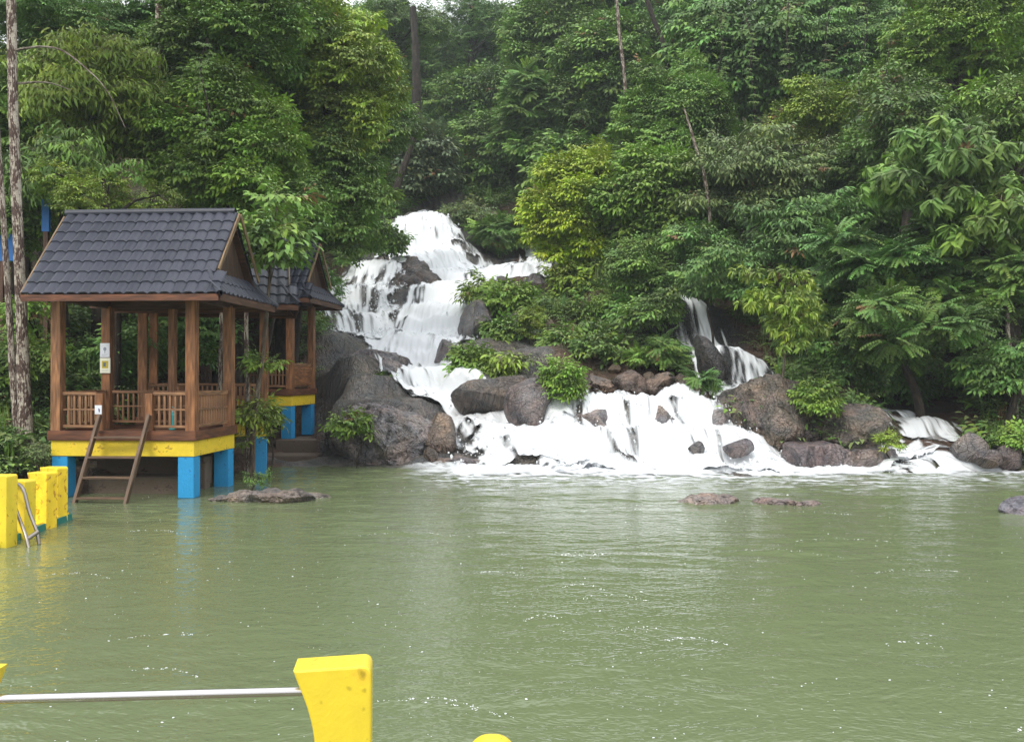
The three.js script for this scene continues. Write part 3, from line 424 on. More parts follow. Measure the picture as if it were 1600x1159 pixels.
// notices pinned to the timber
function noticeTex(kind) {
  const c = document.createElement('canvas'); c.width = 128; c.height = 160; const x = c.getContext('2d'); x.fillStyle = kind === 1 ? '#e7e6d0' : '#dcdfe8'; x.fillRect(0, 0, 128, 160);
  x.fillStyle = kind === 1 ? '#b9a63a' : '#8f93a4'; if (kind === 1) { x.fillRect(22, 30, 84, 80); x.fillStyle = '#5d6a78'; x.fillRect(40, 48, 34, 44); } else if (kind === 0) { x.beginPath(); x.arc(64, 66, 22, 0, 7); x.fill(); x.fillRect(58, 88, 12, 26); } else { x.fillStyle = '#4a4468'; x.beginPath(); x.moveTo(62, 50); x.lineTo(96, 70); x.lineTo(96, 128); x.lineTo(72, 118); x.fill(); }
  x.fillStyle = '#a9aab0'; for (let i = 0; i < 3; i++) x.fillRect(18, 126 + i * 9, 88 - i * 12, 3);
  const t = new THREE.CanvasTexture(c); t.colorSpace = THREE.SRGBColorSpace; return t;
}
function notice(label, x, y, z, w, h, kind) {
  const g = groupAt(x, y, z, -0.058); part('backing', boxG(w, h, 0.006, 0), std(RGB(0.6, 0.6, 0.62), 0.7), g); const f = part('print', new THREE.PlaneGeometry(w - 0.008, h - 0.008), std(0xffffff, 0.6, { map: noticeTex(kind) }), g); f.position.z = 0.005; thing(g, 'paper_notice', label, 'notice', 'paper notices on the nearest gazebo');
}
{ const bl = V(-1.1, 0, -0.785 + 0.1).applyAxisAngle(V(0, 1, 0), -0.058).add(V(-6.14, 0, -15.085)); notice('upper grey paper notice pinned to the back column of the nearest gazebo', bl.x, 2.39, bl.z + 0.004, 0.175, 0.25, 0); notice('lower paper notice with a yellow picture on the back column of the nearest gazebo', bl.x + 0.005, 2.12, bl.z + 0.004, 0.19, 0.27, 1);
  const nl = V(-0.39, 0, 0.785 + 0.01 + 0.068).applyAxisAngle(V(0, 1, 0), -0.058).add(V(-6.14, 0, -15.085)); notice('small white paper notice on the short newel post beside the ladder', nl.x, 1.4, nl.z + 0.004, 0.115, 0.145, 2); }
{ // water bottle inside the gazebo
  const g = groupAt(-5.9, 1.001, -15.55); part('body', new THREE.LatheGeometry([[0, 0], [0.05, 0], [0.055, 0.01], [0.055, 0.24], [0.05, 0.27], [0.028, 0.3], [0.028, 0.31]].map(p => new THREE.Vector2(...p)), 20), phys(RGB(0.06, 0.42, 0.42), 0.25), g); part('cap', new THREE.CylinderGeometry(0.032, 0.032, 0.05, 16), std(RGB(0.5, 0.7, 0.68), 0.4), g).position.y = 0.335; part('strap', new THREE.TorusGeometry(0.03, 0.006, 6, 16), std(RGB(0.2, 0.5, 0.5), 0.5), g).position.y = 0.37;
  thing(g, 'water_bottle', 'tall teal water bottle standing on the floor of the nearest gazebo', 'bottle');
}
{ // low concrete blocks under and behind the gazebos
  const blk = (label, x, y, z, w, h, d, turn, name = 'concrete_block') => { const m = new THREE.Mesh(boxG(w, h, d, 0.03), M.concrete); m.position.set(x, y, z); m.rotation.y = turn; return thing(m, name, label, 'concrete block'); };
  blk('long low concrete step in the shade under the nearest gazebo', -6.15, 0.1, -15.0, 1.7, 0.36, 0.5, -0.05); blk('upper concrete step behind the ladder under the nearest gazebo', -6.2, 0.3, -15.62, 1.9, 0.5, 0.5, -0.05); blk('squat concrete block beside the thin blue leg under the nearest gazebo', -5.5, 0.22, -15.45, 0.5, 0.5, 0.4, 0.1);
  blk('front concrete footing under the furthest gazebo', -5.1, 0.12, -21.35, 0.95, 0.62, 0.6, 0); blk('rear concrete footing under the furthest gazebo beside the grey slab', -4.98, 0.1, -22.6, 1.1, 0.6, 0.5, 0); blk('lower concrete ledge at the water below the furthest gazebo', -5.0, -0.02, -20.3, 1.3, 0.36, 0.8, 0.05);
  const p = P(506, 684, 21.6), s = new THREE.Mesh(limbGeo([V(-0.16, 0, 0), V(-0.05, 0.02, 0.02), V(0.1, 0.015, 0), V(0.2, 0.05, -0.02)], [0.055, 0.035], 8, 4, 0.3), M.blue); s.position.set(p.x, p.y, p.z); thing(s, 'blue_tarp', 'scrap of bright blue cloth lying beside the furthest gazebo leg', 'cloth');
}

// ---------------------------------------------------------------- yellow concrete posts and steel rails of the pool edge
M.postYellow = std(RGB(0.88, 0.69, 0.045), 0.42, { map: paintTex, bumpMap: plasterBump, bumpScale: 0.0012 });
M.steel = std(RGB(0.6, 0.58, 0.56), 0.2, { metalness: 1 });
M.dullSteel = std(RGB(0.3, 0.27, 0.24), 0.4, { metalness: 1 });
M.teal = std(RGB(0.02, 0.2, 0.17), 0.6, { map: paintTex });
M.wornYellow = std(0xffffff, 0.6, { map: tex(256, 256, (u, v) => { const n = wrapN(u, v, 7) + 0.6 * wrapN(u, v, 22, 4), s = smooth(0.28, 0.8, n), g = 1 - 0.08 * wrapN(u, v, 5, 9); return [mix(0.96, 0.74, s) * g, mix(0.82, 0.52, s) * g, mix(0.18, 0.14, s) * g]; }, true, 1.6, 1.6), bumpMap: plasterBump, bumpScale: 0.006 });
// the post's side: flared at the top, waisted below; profile in x and y, thickness in z
function postGeo(h, flare, body, thick, both = false) {
  const s = new THREE.Shape(), L = -body / 2, R = body / 2; s.moveTo(R, 0); s.lineTo(R + (both ? flare * 0.1 : 0.004), h - 0.02); s.quadraticCurveTo(R, h, R - 0.02, h); s.lineTo(L - flare, h - 0.006); s.bezierCurveTo(L - flare * 0.55, h - 0.1, L - 0.004, h - 0.17, L, h - 0.32); s.lineTo(L, 0); s.closePath();
  const g = new THREE.ExtrudeGeometry(s, { depth: thick, bevelEnabled: true, bevelSize: 0.008, bevelThickness: 0.008, bevelSegments: 2, curveSegments: 16 }); g.translate(0, 0, -thick / 2); return uvBox(g);
}
{ // railing in front of the viewpoint
  const post = (label, x, z, h, turn, name = 'railing_post') => { const g = groupAt(x, -0.3, z, turn); const m = part('shaft', postGeo(h, 0.078, 0.18, 0.14), M.postYellow, g); return thing(g, name, label, 'post', 'yellow posts of the near railing'); };
  post('yellow concrete post with flared top in the foreground holding the steel rail', -0.625, -3.34, 1.18, 0.12);
  post('yellow concrete post cut off by the left edge of the picture', -1.985, -3.14, 1.215, Math.PI + 0.05);
  const low = thing((() => { const g = groupAt(-0.065, -0.3, -2.9); const s = new THREE.Mesh(new RoundedBoxGeometry(0.16, 1.085, 0.16, 5, 0.07), M.postYellow); s.name = 'shaft'; s.position.y = 0.54; g.add(s); return g; })(), 'railing_post', 'rounded top of a yellow post just showing at the bottom edge', 'post', 'yellow posts of the near railing');
  const a = P(-20, 1092, 3.13), b = P(486, 1079, 3.32), rail = new THREE.Mesh(limbGeo([a, a.clone().lerp(b, 0.33), a.clone().lerp(b, 0.66), b.clone().addScaledVector(b.clone().sub(a).normalize(), 0.06)], [0.0165, 0.0165], 16, 1, 0), M.steel);
  thing(rail, 'steel_rail', 'polished steel rail running into the foreground yellow post', 'rail');
  const deck = new THREE.Mesh(new THREE.BoxGeometry(12, 0.7, 5), M.concrete); deck.position.set(0, -0.25, 0.2 - 1.15); deck.position.z = -1.15; struct(deck, 'pool_deck', 'concrete deck under the viewpoint');
  deck.position.y = -0.35; deck.scale.z = 1;
}
{ // posts along the left edge of the pool, standing on a low kerb with a teal line
  const at = t => V(mix(-5.78, -5.93, t), 0, mix(-10.2, -12.0, t)), dir = at(1).sub(at(0)), yaw = Math.atan2(-dir.z, dir.x);
  const kerb = groupAt(0, 0, 0); const a = at(-0.9).setY(-0.12), b = at(1.08).setY(-0.12); bar('kerb_block', a.clone().add(V(-0.2, 0, 0)), b.clone().add(V(-0.2, 0, 0)), 0.3, 0.4, M.wornYellow, kerb); bar('painted_line', a.clone().setY(0.03).add(V(-0.035, 0, 0)), b.clone().setY(0.03).add(V(-0.035, 0, 0)), 0.03, 0.09, M.teal, kerb, 0);
  thing(kerb, 'pool_kerb', 'low yellow kerb with a teal waterline along the left pool edge', 'kerb');
  const posts = [[3, 72, 742, 852, 10.2, 'yellow post at the left picture edge beside the steel ladder'], [33, 52, 750, 838, 10.75, 'yellow post behind the bent steel ladder'], [68, 85, 738, 822, 11.45, 'stained yellow post next to the furthest one of the left pool edge'], [86, 100, 730, 816, 11.95, 'furthest stained yellow post of the left pool edge, nearest the gazebo']];
  posts.forEach(([px, , y0, y1, d, label], i) => {
    const p = P(px, y0, d), g = groupAt(p.x, -0.1, p.z, -0.2 - 0.05 * i), h = p.y + 0.1; part('shaft', postGeo(h, 0.05, 0.24, 0.16, true), i > 1 ? M.wornYellow : M.postYellow, g);
    if (i > 1) for (const y of [0.35, 0.68]) { const c = part('socket', new THREE.TorusGeometry(0.03, 0.012, 6, 14), M.wornYellow, g); c.position.set(-0.02, y * h / 0.85, 0.09); const s = part('rail_stub', new THREE.CylinderGeometry(0.018, 0.018, 0.22, 10).rotateZ(Math.PI / 2), M.steel, g); s.position.set(-0.2, y * h / 0.85, 0.03); }
    thing(g, 'pool_edge_post', label, 'post', 'yellow posts along the left pool edge');
  });
  // bent steel ladder
  const g = groupAt(0, 0, 0), d = 10.6, q = (px, py, dd = d) => P(px, py, dd);
  part('hoop', limbGeo([q(21, 836, 10.9), q(13, 790, 10.85), q(11, 763, 10.75), q(18, 757, 10.65), q(30, 757, 10.55), q(36, 764, 10.5), q(46, 800, 10.4), q(58, 832, 10.3), q(61, 850, 10.28)], [0.02, 0.02], 10, 1, 0), M.steel, g);
  part('hoop', limbGeo([q(12, 758, 10.6), q(18, 775, 10.5), q(28, 805, 10.35), q(40, 836, 10.2), q(45, 856, 10.15)], [0.02, 0.02], 10, 1, 0), M.steel, g);
  part('tread', limbGeo([q(42, 842, 10.2), q(48, 838, 10.23), q(54, 834, 10.27), q(60, 830, 10.3)], [0.026, 0.026], 8, 1, 0), M.steel, g);
  g.children.forEach(c => { c.material = M.dullSteel; }); thing(g, 'pool_ladder', 'bent steel pool ladder dipping into the water at the left edge', 'ladder');
}

// ---------------------------------------------------------------- foliage
// one leaf along +z from its stalk, folded along the midrib and bent down
function leafInto(A, base, dir, up, len, wid, droop, tone) {
  const z = dir.clone().normalize(), x = new THREE.Vector3().crossVectors(up, z).normalize(), y = new THREE.Vector3().crossVectors(z, x), s = A.pos.length / 3;
  const add = (t, w, h) => { const q = base.clone().addScaledVector(z, t * len).addScaledVector(x, w * wid).addScaledVector(y, h * wid - droop * len * t * t); A.pos.push(q.x, q.y, q.z); A.col.push(...tone); };
  add(0, 0, 0); for (const [t, w] of [[0.3, 0.46], [0.66, 0.4]]) { add(t, -w, 0.16); add(t, 0, 0); add(t, w, 0.16); } add(1, 0, 0);
  A.idx.push(s, s + 2, s + 1, s, s + 3, s + 2, s + 1, s + 2, s + 5, s + 1, s + 5, s + 4, s + 2, s + 3, s + 6, s + 2, s + 6, s + 5, s + 4, s + 5, s + 7, s + 5, s + 6, s + 7);
}
function twigInto(A, a, b, r, tone) { const s = A.pos.length / 3, d = b.clone().sub(a).normalize(), x = V(-d.z, 0, d.x).normalize(), y = V(0, 1, 0); for (const [p, k] of [[a, r], [b, r * 0.4]]) for (const v of [x.clone(), y.clone(), x.clone().negate()]) { const q = p.clone().addScaledVector(v, k); A.pos.push(q.x, q.y, q.z); A.col.push(...tone); } A.idx.push(s, s + 1, s + 3, s + 1, s + 4, s + 3, s + 1, s + 2, s + 4, s + 2, s + 5, s + 4); }
function sprayGeo(kind, seed) {
  const A = { pos: [], col: [], idx: [] }, r = rng(seed), tone = () => { const k = 0.8 + 0.45 * r(), y = r() < 0.12 ? 0.35 : 0; return [k * (1 + y * 0.9), k * (1 + y * 0.5), k * (1 - y * 0.3)]; }, TW = [0.9, 0.55, 0.9];
  const J = a => (r() - 0.5) * a;
  if (kind === 'broad' || kind === 'narrow' || kind === 'small' || kind === 'long') { // a twig with side twigs and alternate leaves
    const S = { broad: [0.17, 0.08, 0.5, 5], narrow: [0.2, 0.05, 0.55, 5], small: [0.1, 0.048, 0.42, 6], long: [0.27, 0.085, 0.6, 4] }[kind], [len, wid, L, n] = S;
    for (const yaw of [0, 0.75, -0.75]) {
      const d = V(Math.sin(yaw), 0.1 + J(0.3), Math.cos(yaw)), l = L * (yaw ? 0.72 : 1), o = V(0, 0, yaw ? 0.08 : 0);
      twigInto(A, o, o.clone().addScaledVector(d, l), 0.006, TW);
      for (let i = 0; i < n; i++) { const t = (i + 0.8) / n, b = o.clone().addScaledVector(d, l * t), side = (i % 2 ? 1 : -1), a = yaw + side * (0.95 + J(0.5)) * (i === n - 1 ? 0.2 : 1); const k = 0.75 + 0.5 * r(); leafInto(A, b, V(Math.sin(a), -0.15 + J(0.5) - (kind === 'narrow' ? 0.45 : 0), Math.cos(a)), V(J(0.7), 1, J(0.7)), len * k, wid * k, 0.18 + 0.25 * r(), tone()); }
    }
  } else if (kind === 'whorl') { // big drooping leaves round a shoot tip
    for (let i = 0; i < 9; i++) { const a = i / 9 * 6.283 + J(0.5), k = 0.75 + 0.5 * r(); leafInto(A, V(0, 0, 0.12 + J(0.1)), V(Math.sin(a), Math.cos(a) * 0.55 - 0.35 + J(0.4), 0.55 + J(0.5)), V(J(0.4), 1, 0.3 + J(0.4)), 0.34 * k, 0.105 * k, 0.4 + 0.3 * r(), tone()); }
    twigInto(A, V(0, 0, -0.25), V(0, 0, 0.14), 0.01, TW);
  } else if (kind === 'pinnate') { // feather leaves in a flat fan
    for (const yaw of [-0.55, 0.05, 0.6]) { const l = 0.55 * (0.8 + 0.4 * r()), t0 = tone();
      for (let i = 0; i < 8; i++) { const t = (i + 1) / 8.5, b = V(Math.sin(yaw) * l * t, 0.08 * t - 0.28 * l * t * t, Math.cos(yaw) * l * t); for (const s of [-1, 1]) { const a = yaw + s * 1.05; leafInto(A, b, V(Math.sin(a), -0.25 + J(0.2), Math.cos(a)), V(J(0.3), 1, J(0.3)), 0.15 * (1.05 - 0.45 * t), 0.05, 0.2, t0.map(v => v * (0.9 + 0.2 * r()))); } }
      twigInto(A, V(0, 0, 0), V(Math.sin(yaw) * l, -0.1, Math.cos(yaw) * l), 0.006, TW); }
  } else if (kind === 'fern') { // arching fronds from the ground
    for (let f = 0; f < 7; f++) { const yaw = f / 7 * 6.283 + J(0.6), l = 0.5 + 0.35 * r(), t0 = tone(); for (let i = 1; i < 9; i++) { const t = i / 9, b = V(Math.sin(yaw) * l * t, l * (0.95 * t - 0.75 * t * t), Math.cos(yaw) * l * t); for (const s of [-1, 1]) { const a = yaw + s * 1.2; leafInto(A, b, V(Math.sin(a), 0.05 - 0.3 * t, Math.cos(a)), V(0, 1, 0), 0.16 * (1.1 - t), 0.04, 0.25, t0); } } }
  } else if (kind === 'tuft') { // long grassy blades
    for (let f = 0; f < 14; f++) { const a = r() * 6.283; leafInto(A, V(J(0.1), 0, J(0.1)), V(Math.sin(a) * (0.3 + 0.5 * r()), 1, Math.cos(a) * (0.3 + 0.5 * r())), V(Math.sin(a), 0.2, Math.cos(a)), 0.3 + 0.35 * r(), 0.022, 0.35, tone()); }
  }
  const g = new THREE.BufferGeometry(); g.setAttribute('position', new THREE.Float32BufferAttribute(A.pos, 3)); g.setAttribute('color', new THREE.Float32BufferAttribute(A.col, 3)); g.setIndex(A.idx); g.computeVertexNormals(); return g;
}
const SPRAYS = {}; ['broad', 'narrow', 'small', 'long', 'whorl', 'pinnate', 'fern', 'tuft'].forEach((k, i) => { SPRAYS[k] = sprayGeo(k, 40 + i); });
M.leaf = phys(0xffffff, 0.8, { vertexColors: true, transmission: 0.22, thickness: 0, clearcoat: 0.16, clearcoatRoughness: 0.45 });
// leaf colours, linear
const LEAF = { green: [0.12, 0.225, 0.033], fresh: [0.105, 0.22, 0.04], bright: [0.155, 0.275, 0.028], yellow: [0.31, 0.43, 0.02], lime: [0.2, 0.295, 0.028], olive: [0.14, 0.205, 0.058], grey: [0.14, 0.2, 0.09] };
const qA = new THREE.Quaternion(), qB = new THREE.Quaternion(), ZZ = V(0, 0, 1), YY = V(0, 1, 0);
// sprays of leaves as one crown: items are [position, outward direction, size, colour]
function crownMesh(kind, items, origin) {
  const im = new THREE.InstancedMesh(SPRAYS[kind], M.leaf, items.length), m = new THREE.Matrix4(), c = new THREE.Color(), x = V(0, 0, 0), y = V(0, 0, 0), z = V(0, 0, 0);
  items.forEach(([p, dir, s, col, roll], i) => { z.copy(dir).normalize(); x.crossVectors(YY, z); if (x.lengthSq() < 1e-4) x.set(1, 0, 0); x.normalize(); y.crossVectors(z, x); m.makeBasis(x, y, z); if (roll) m.multiply(new THREE.Matrix4().makeRotationZ(roll)); m.scale(V(s, s, s)); m.setPosition(p.x - origin.x, p.y - origin.y, p.z - origin.z); im.setMatrixAt(i, m); im.setColorAt(i, c.setRGB(...col)); });
  im.userData.kind = 'stuff'; NSPRAY += items.length; return im;
}
let NSPRAY = 0;
const barkC = (base, pale) => q => { const n = fbm(q.x * 5, q.y * 2.2, q.z * 5, 3), m = smooth(0.05, 0.3, fbm(q.x * 6 + 5, q.y * 3.5, q.z * 6, 3)), k = 1 + 0.5 * n; return RGB(mix(base[0], pale[0], m) * k, mix(base[1], pale[1], m) * k, mix(base[2], pale[2], m) * k); };
const barkTex = tex(256, 512, (u, v) => { const n = wrapN(u, v, 9) + 0.5 * wrapN(u, v, 26, 4) + 0.3 * wrapN(u, v, 60, 8), g = 0.72 + 0.3 * n; return [g, g * 0.98, g * 0.95]; }, true, 1, 0.7);
M.bark = std(0xffffff, 0.9, { vertexColors: true, map: barkTex, bumpMap: barkTex, bumpScale: 0.02 });
M.mottled = std(0xffffff, 0.85, { map: tex(256, 512, (u, v) => { const n = wrapN(u, v, 7) + 0.6 * wrapN(u, v, 20, 4) + 0.4 * wrapN(u, v, 50, 8), m = smooth(-0.12, 0.3, n), k = 0.9 + 0.25 * wrapN(u, v, 70, 2); return [mix(0.33, 0.74, m) * k, mix(0.25, 0.70, m) * k, mix(0.22, 0.64, m) * k]; }, true, 1, 0.75), bumpMap: barkTex, bumpScale: 0.02 });
const BARK = { brown: barkC([0.055, 0.04, 0.03], [0.1, 0.08, 0.06]), pale: barkC([0.2, 0.15, 0.11], [0.42, 0.37, 0.3]), dark: barkC([0.04, 0.03, 0.022], [0.09, 0.075, 0.06]), mottled: barkC([0.13, 0.075, 0.055], [0.5, 0.45, 0.38]) };
function jitter(col, r, a, young) { const k = 1 + (r() - 0.5) * a, h = (r() - 0.5) * 0.25; if (r() < 0.006) return [0.2 * k, 0.11 * k, 0.04 * k]; const y = r() < young ? 0.6 : 0; return [(col[0] * (1 + h) + y * 0.07) * k, (col[1] + y * 0.07) * k, col[2] * (1 - h) * k]; }
/* a tree: crown centred at photo (px, py), d metres away, half sizes rx, ry in photo pixels
   o: kind, col, n (lobes), dens, size, trunk [photo x at base], bark, deep (half depth, m), young, droop, thin (trunk radius) */
function tree(name, label, px, py, d, rx, ry, o = {}) {
  const seed = Math.round(px * 13 + py * 7 + d * 101), r = rng(seed), c = P(px, py, d), s = d / FOCAL, RX = rx * s, RY = ry * s, RZ = o.deep ?? Math.max(0.8, Math.min(RX, 3) * 0.8), kind = o.kind ?? 'broad', col = LEAF[o.col ?? 'green'];
  const bx = o.foot !== undefined ? (o.foot - 800) * s : c.x + (r() - 0.5) * RX * 0.4, bz = c.z - RZ * 0.15, by = ground(bx, -bz), base = V(bx, by, bz), G = groupAt(base.x, base.y, base.z);
  const lobes = [], n = o.n ?? Math.round(clamp(20 * RX * RY * (0.7 + RZ / 3), 8, 130));
  for (let i = 0; i < n; i++) { // lobes fill the crown, most of them near its outside
    const a = r() * 6.283, u = r() * 2 - 1, w = Math.sqrt(1 - u * u), k = Math.pow(r(), 0.42) * (1.06 + 0.5 * noise(Math.cos(a) * w * 1.7 + seed, u * 1.7, Math.sin(a) * w * 1.7)) * (r() < 0.1 ? 1.15 : 1), R = (o.lobe ?? 0.235) * Math.min(RX, RY, 1.9) * (0.5 + 1.0 * r());
    lobes.push([V(c.x + Math.cos(a) * w * k * Math.max(0.1, RX - R * 0.7), c.y + u * k * Math.max(0.1, RY - R * 0.7), c.z + Math.sin(a) * w * k * RZ), clamp(R, Math.min(0.25, 0.5 * Math.min(RX, RY)), 1.0)]);
  }
  const items = [], dens = (o.dens ?? 1) * { broad: 26, narrow: 24, small: 34, long: 15, whorl: 16, pinnate: 22 }[kind] / Math.pow(o.size ?? 0.58, 1.45), droop = o.droop ?? 0.25;
  for (const [p, R] of lobes) { const tone = 0.62 + 0.76 * r(), lc = col.map(v => v * tone), N = Math.max(6, Math.round(dens * 4 * Math.PI * R * R * 0.62)), flat = 0.42 + 0.3 * r();
    for (let i = 0; i < N; i++) { const a = r() * 6.283, u = r() * 1.75 - 0.75, w = Math.sqrt(Math.max(0, 1 - u * u)), k = 0.45 + 0.6 * Math.sqrt(r()), dir = V(Math.cos(a) * w, u, Math.sin(a) * w), q = p.clone().add(V(dir.x * R * k, dir.y * R * k * flat, dir.z * R * k)); dir.y = dir.y * 0.55 - droop + (r() - 0.5) * 0.4; items.push([q, dir, (o.size ?? 0.58) * (0.7 + 0.6 * r()), jitter(lc, r, 0.4, o.young ?? 0.08), (r() - 0.5) * 1.2]); } }
  // trunk and limbs
  const bk = BARK[o.bark ?? 'brown'], tr = o.thin ?? clamp(0.05 * (c.y + RY - by) * 0.35 + 0.04, 0.05, 0.26), top = V(c.x, c.y + RY * 0.45, c.z), mid = base.clone().lerp(top, 0.5).add(V((r() - 0.5) * 0.5, 0, (r() - 0.5) * 0.3));
  if (by < top.y - 0.2) {
    const geos = [limbGeo([base.clone().add(V(0, -0.35, 0)), base.clone().lerp(mid, 0.5).add(V((r() - 0.5) * 0.15, 0, 0)), mid, top], [tr * 1.25, tr, tr * 0.75, tr * 0.3], 9, seed, 0.15, bk)];
    lobes.slice(0, Math.min(lobes.length, 16)).forEach(([p, R]) => { const t = clamp((p.y - by) / Math.max(0.5, top.y - by) - 0.12, 0.25, 0.95), a = base.clone().lerp(mid, Math.min(1, t * 2)).lerp(top, Math.max(0, t * 2 - 1)); if (a.distanceTo(p) < 0.25) return; const m = a.clone().lerp(p, 0.5); m.y += 0.12 * a.distanceTo(p); geos.push(limbGeo([a, a.clone().lerp(m, 0.6), m, p], [tr * 0.36, tr * 0.22, tr * 0.1], 6, seed + 1, 0.1, bk)); });
    const g = mergeGeometries(geos); g.translate(-base.x, -base.y, -base.z); part('trunk', g, M.bark, G);
  }
  const cm = crownMesh(kind, items, base); cm.name = 'crown'; G.add(cm);
  return thing(G, name, label, o.category ?? 'tree', o.group);
}

// --- left bank
tree('broadleaf_tree', 'bright broadleaf tree rising directly behind the nearest gazebo roof', 350, 230, 20.5, 120, 130, { kind: 'broad', col: 'bright', young: 0.14, foot: 335 });
tree('broadleaf_tree', 'tall broadleaf tree filling the top of the picture above the gazebo roof', 380, 40, 22, 120, 110, { kind: 'broad', col: 'green', young: 0.1 });
tree('willowy_tree', 'yellowish tree with narrow drooping leaves left of the pale broken trunk', 150, 150, 20, 110, 105, { kind: 'narrow', col: 'lime', droop: 0.5, size: 0.8 });
tree('willowy_tree', 'dark narrow-leaved tree low down behind the left end of the gazebo roof', 110, 260, 18.5, 90, 80, { kind: 'narrow', col: 'green', droop: 0.5, size: 0.8 });
tree('leafy_bush', 'yellow green bush just above the left end of the gazebo roof', 160, 300, 17.6, 95, 45, { kind: 'small', col: 'lime', category: 'bush' });
tree('broadleaf_tree', 'tall tree at the right edge of the left woods with pale drooping leaves', 530, 120, 23.5, 85, 140, { kind: 'broad', col: 'lime', droop: 0.45, young: 0.1, foot: 440 });
tree('broadleaf_tree', 'large dark green tree hanging over the furthest gazebo', 506, 285, 23.5, 88, 112, { kind: 'broad', col: 'green', droop: 0.4, foot: 420 });
tree('broadleaf_tree', 'leafy tree between the gazebo roofs with thin pale stems', 430, 368, 16.4, 48, 80, { kind: 'broad', col: 'green', young: 0.16, foot: 390, thin: 0.05, bark: 'pale', deep: 0.5, size: 0.85 });
tree('broadleaf_tree', 'leafy boughs rising behind the middle gazebo roof', 462, 330, 20.2, 55, 50, { kind: 'broad', col: 'green', young: 0.15, thin: 0.035, deep: 0.5, foot: 388 });
tree('broadleaf_tree', 'dark leaved tree in the middle of the left woods', 440, 190, 24.5, 90, 110, { kind: 'broad', col: 'fresh' });
tree('broadleaf_tree', 'shaded tree behind the pale broken trunk at upper left', 240, 90, 24, 120, 110, { kind: 'broad', col: 'fresh' });
tree('broadleaf_tree', 'dark tree in the upper left corner with bare twigs below it', 70, 30, 22, 110, 90, { kind: 'small', col: 'fresh' });
tree('broadleaf_tree', 'green tree at the left picture edge behind the two mottled trunks', 20, 170, 21, 80, 110, { kind: 'broad', col: 'green' });
tree('leafy_bush', 'dense bush at the left picture edge level with the gazebo roof', 20, 330, 18.4, 70, 80, { kind: 'broad', col: 'green', category: 'bush' });
tree('leafy_bush', 'shaded bush on the bank seen through the left side of the nearest gazebo', 170, 560, 18.6, 90, 60, { kind: 'broad', col: 'fresh', category: 'bush' });
tree('leafy_bush', 'dark bush on the bank seen through the middle of the nearest gazebo', 290, 530, 20.5, 80, 70, { kind: 'broad', col: 'fresh', category: 'bush' });
tree('leafy_bush', 'bright green bush left of the nearest gazebo beside the mottled trunks', 62, 560, 17.2, 45, 75, { kind: 'broad', col: 'bright', category: 'bush' });
tree('leafy_bush', 'low green bush at the left picture edge behind the mottled trunks', 5, 600, 16.6, 50, 70, { kind: 'broad', col: 'green', category: 'bush' });
tree('broadleaf_tree', 'shaded tree hidden behind the gazebo roofs in front of the falls', 400, 430, 25.5, 100, 80, { kind: 'broad', col: 'fresh' });
tree('broadleaf_tree', 'drooping tree at the left edge of the highest fall', 566, 345, 30, 42, 66, { kind: 'broad', col: 'green', droop: 0.45, foot: 450 });
tree('broadleaf_tree', 'tree beside the hazy gap at the top of the left woods', 585, 190, 31, 58, 110, { kind: 'broad', col: 'green', droop: 0.4, foot: 470 });
// --- hazy valley head
tree('tall_tree', 'tall hazy tree with a bare trunk left of the sky gap', 610, 45, 47, 70, 75, { kind: 'small', col: 'green', size: 1.1, bark: 'dark', foot: 650, n: 40 });
tree('tall_tree', 'pale leaved tree with a leaning reddish trunk above the highest fall', 655, 250, 42, 48, 60, { kind: 'broad', col: 'grey', size: 1.3, bark: 'brown', foot: 612 });
tree('tall_tree', 'thin dark tree letting the white sky through at the top', 735, 40, 56, 75, 70, { kind: 'small', col: 'fresh', size: 1.0, dens: 0.55, n: 60, bark: 'dark' });
tree('tall_tree', 'hazy tree below the sky gap at the head of the valley', 745, 165, 54, 75, 55, { kind: 'broad', col: 'green', size: 1.2, group: 'hazy trees at the head of the valley' });
tree('tall_tree', 'hazy tree above the brown rock shelf at the top of the falls', 770, 250, 46, 80, 70, { kind: 'broad', col: 'green', size: 1.1 });
tree('tall_tree', 'dark hazy tree between the leaning trunk and the rock shelf', 705, 260, 48, 55, 60, { kind: 'broad', col: 'fresh', size: 1.1 });
tree('tall_tree', 'light green hazy tree right of the sky gap', 870, 60, 44, 75, 85, { kind: 'broad', col: 'green', size: 1.0 });
tree('tall_tree', 'layered hazy tree in the centre above the yellow tree', 850, 185, 41, 75, 75, { kind: 'pinnate', col: 'green', size: 1.2 });
tree('tall_tree', 'hazy green tree right of centre with a slim pale stem', 945, 110, 40, 80, 90, { kind: 'broad', col: 'green', size: 1.0, bark: 'pale', thin: 0.1, foot: 975 });
tree('tall_tree', 'dark wooded clump at the top right of centre', 1010, 40, 46, 80, 80, { kind: 'broad', col: 'fresh', size: 1.1 });
tree('tall_tree', 'hazy tree just above the yellow leaved tree', 900, 270, 37, 65, 60, { kind: 'broad', col: 'green', size: 1.3 });
tree('tall_tree', 'hazy tree on the skyline left of the sky gap', 560, 90, 52, 70, 80, { kind: 'broad', col: 'green', size: 1.2 });
tree('tall_tree', 'dark tree in the hazy gap beside the bare trunk', 600, 215, 47, 55, 70, { kind: 'broad', col: 'fresh', size: 1.1 });
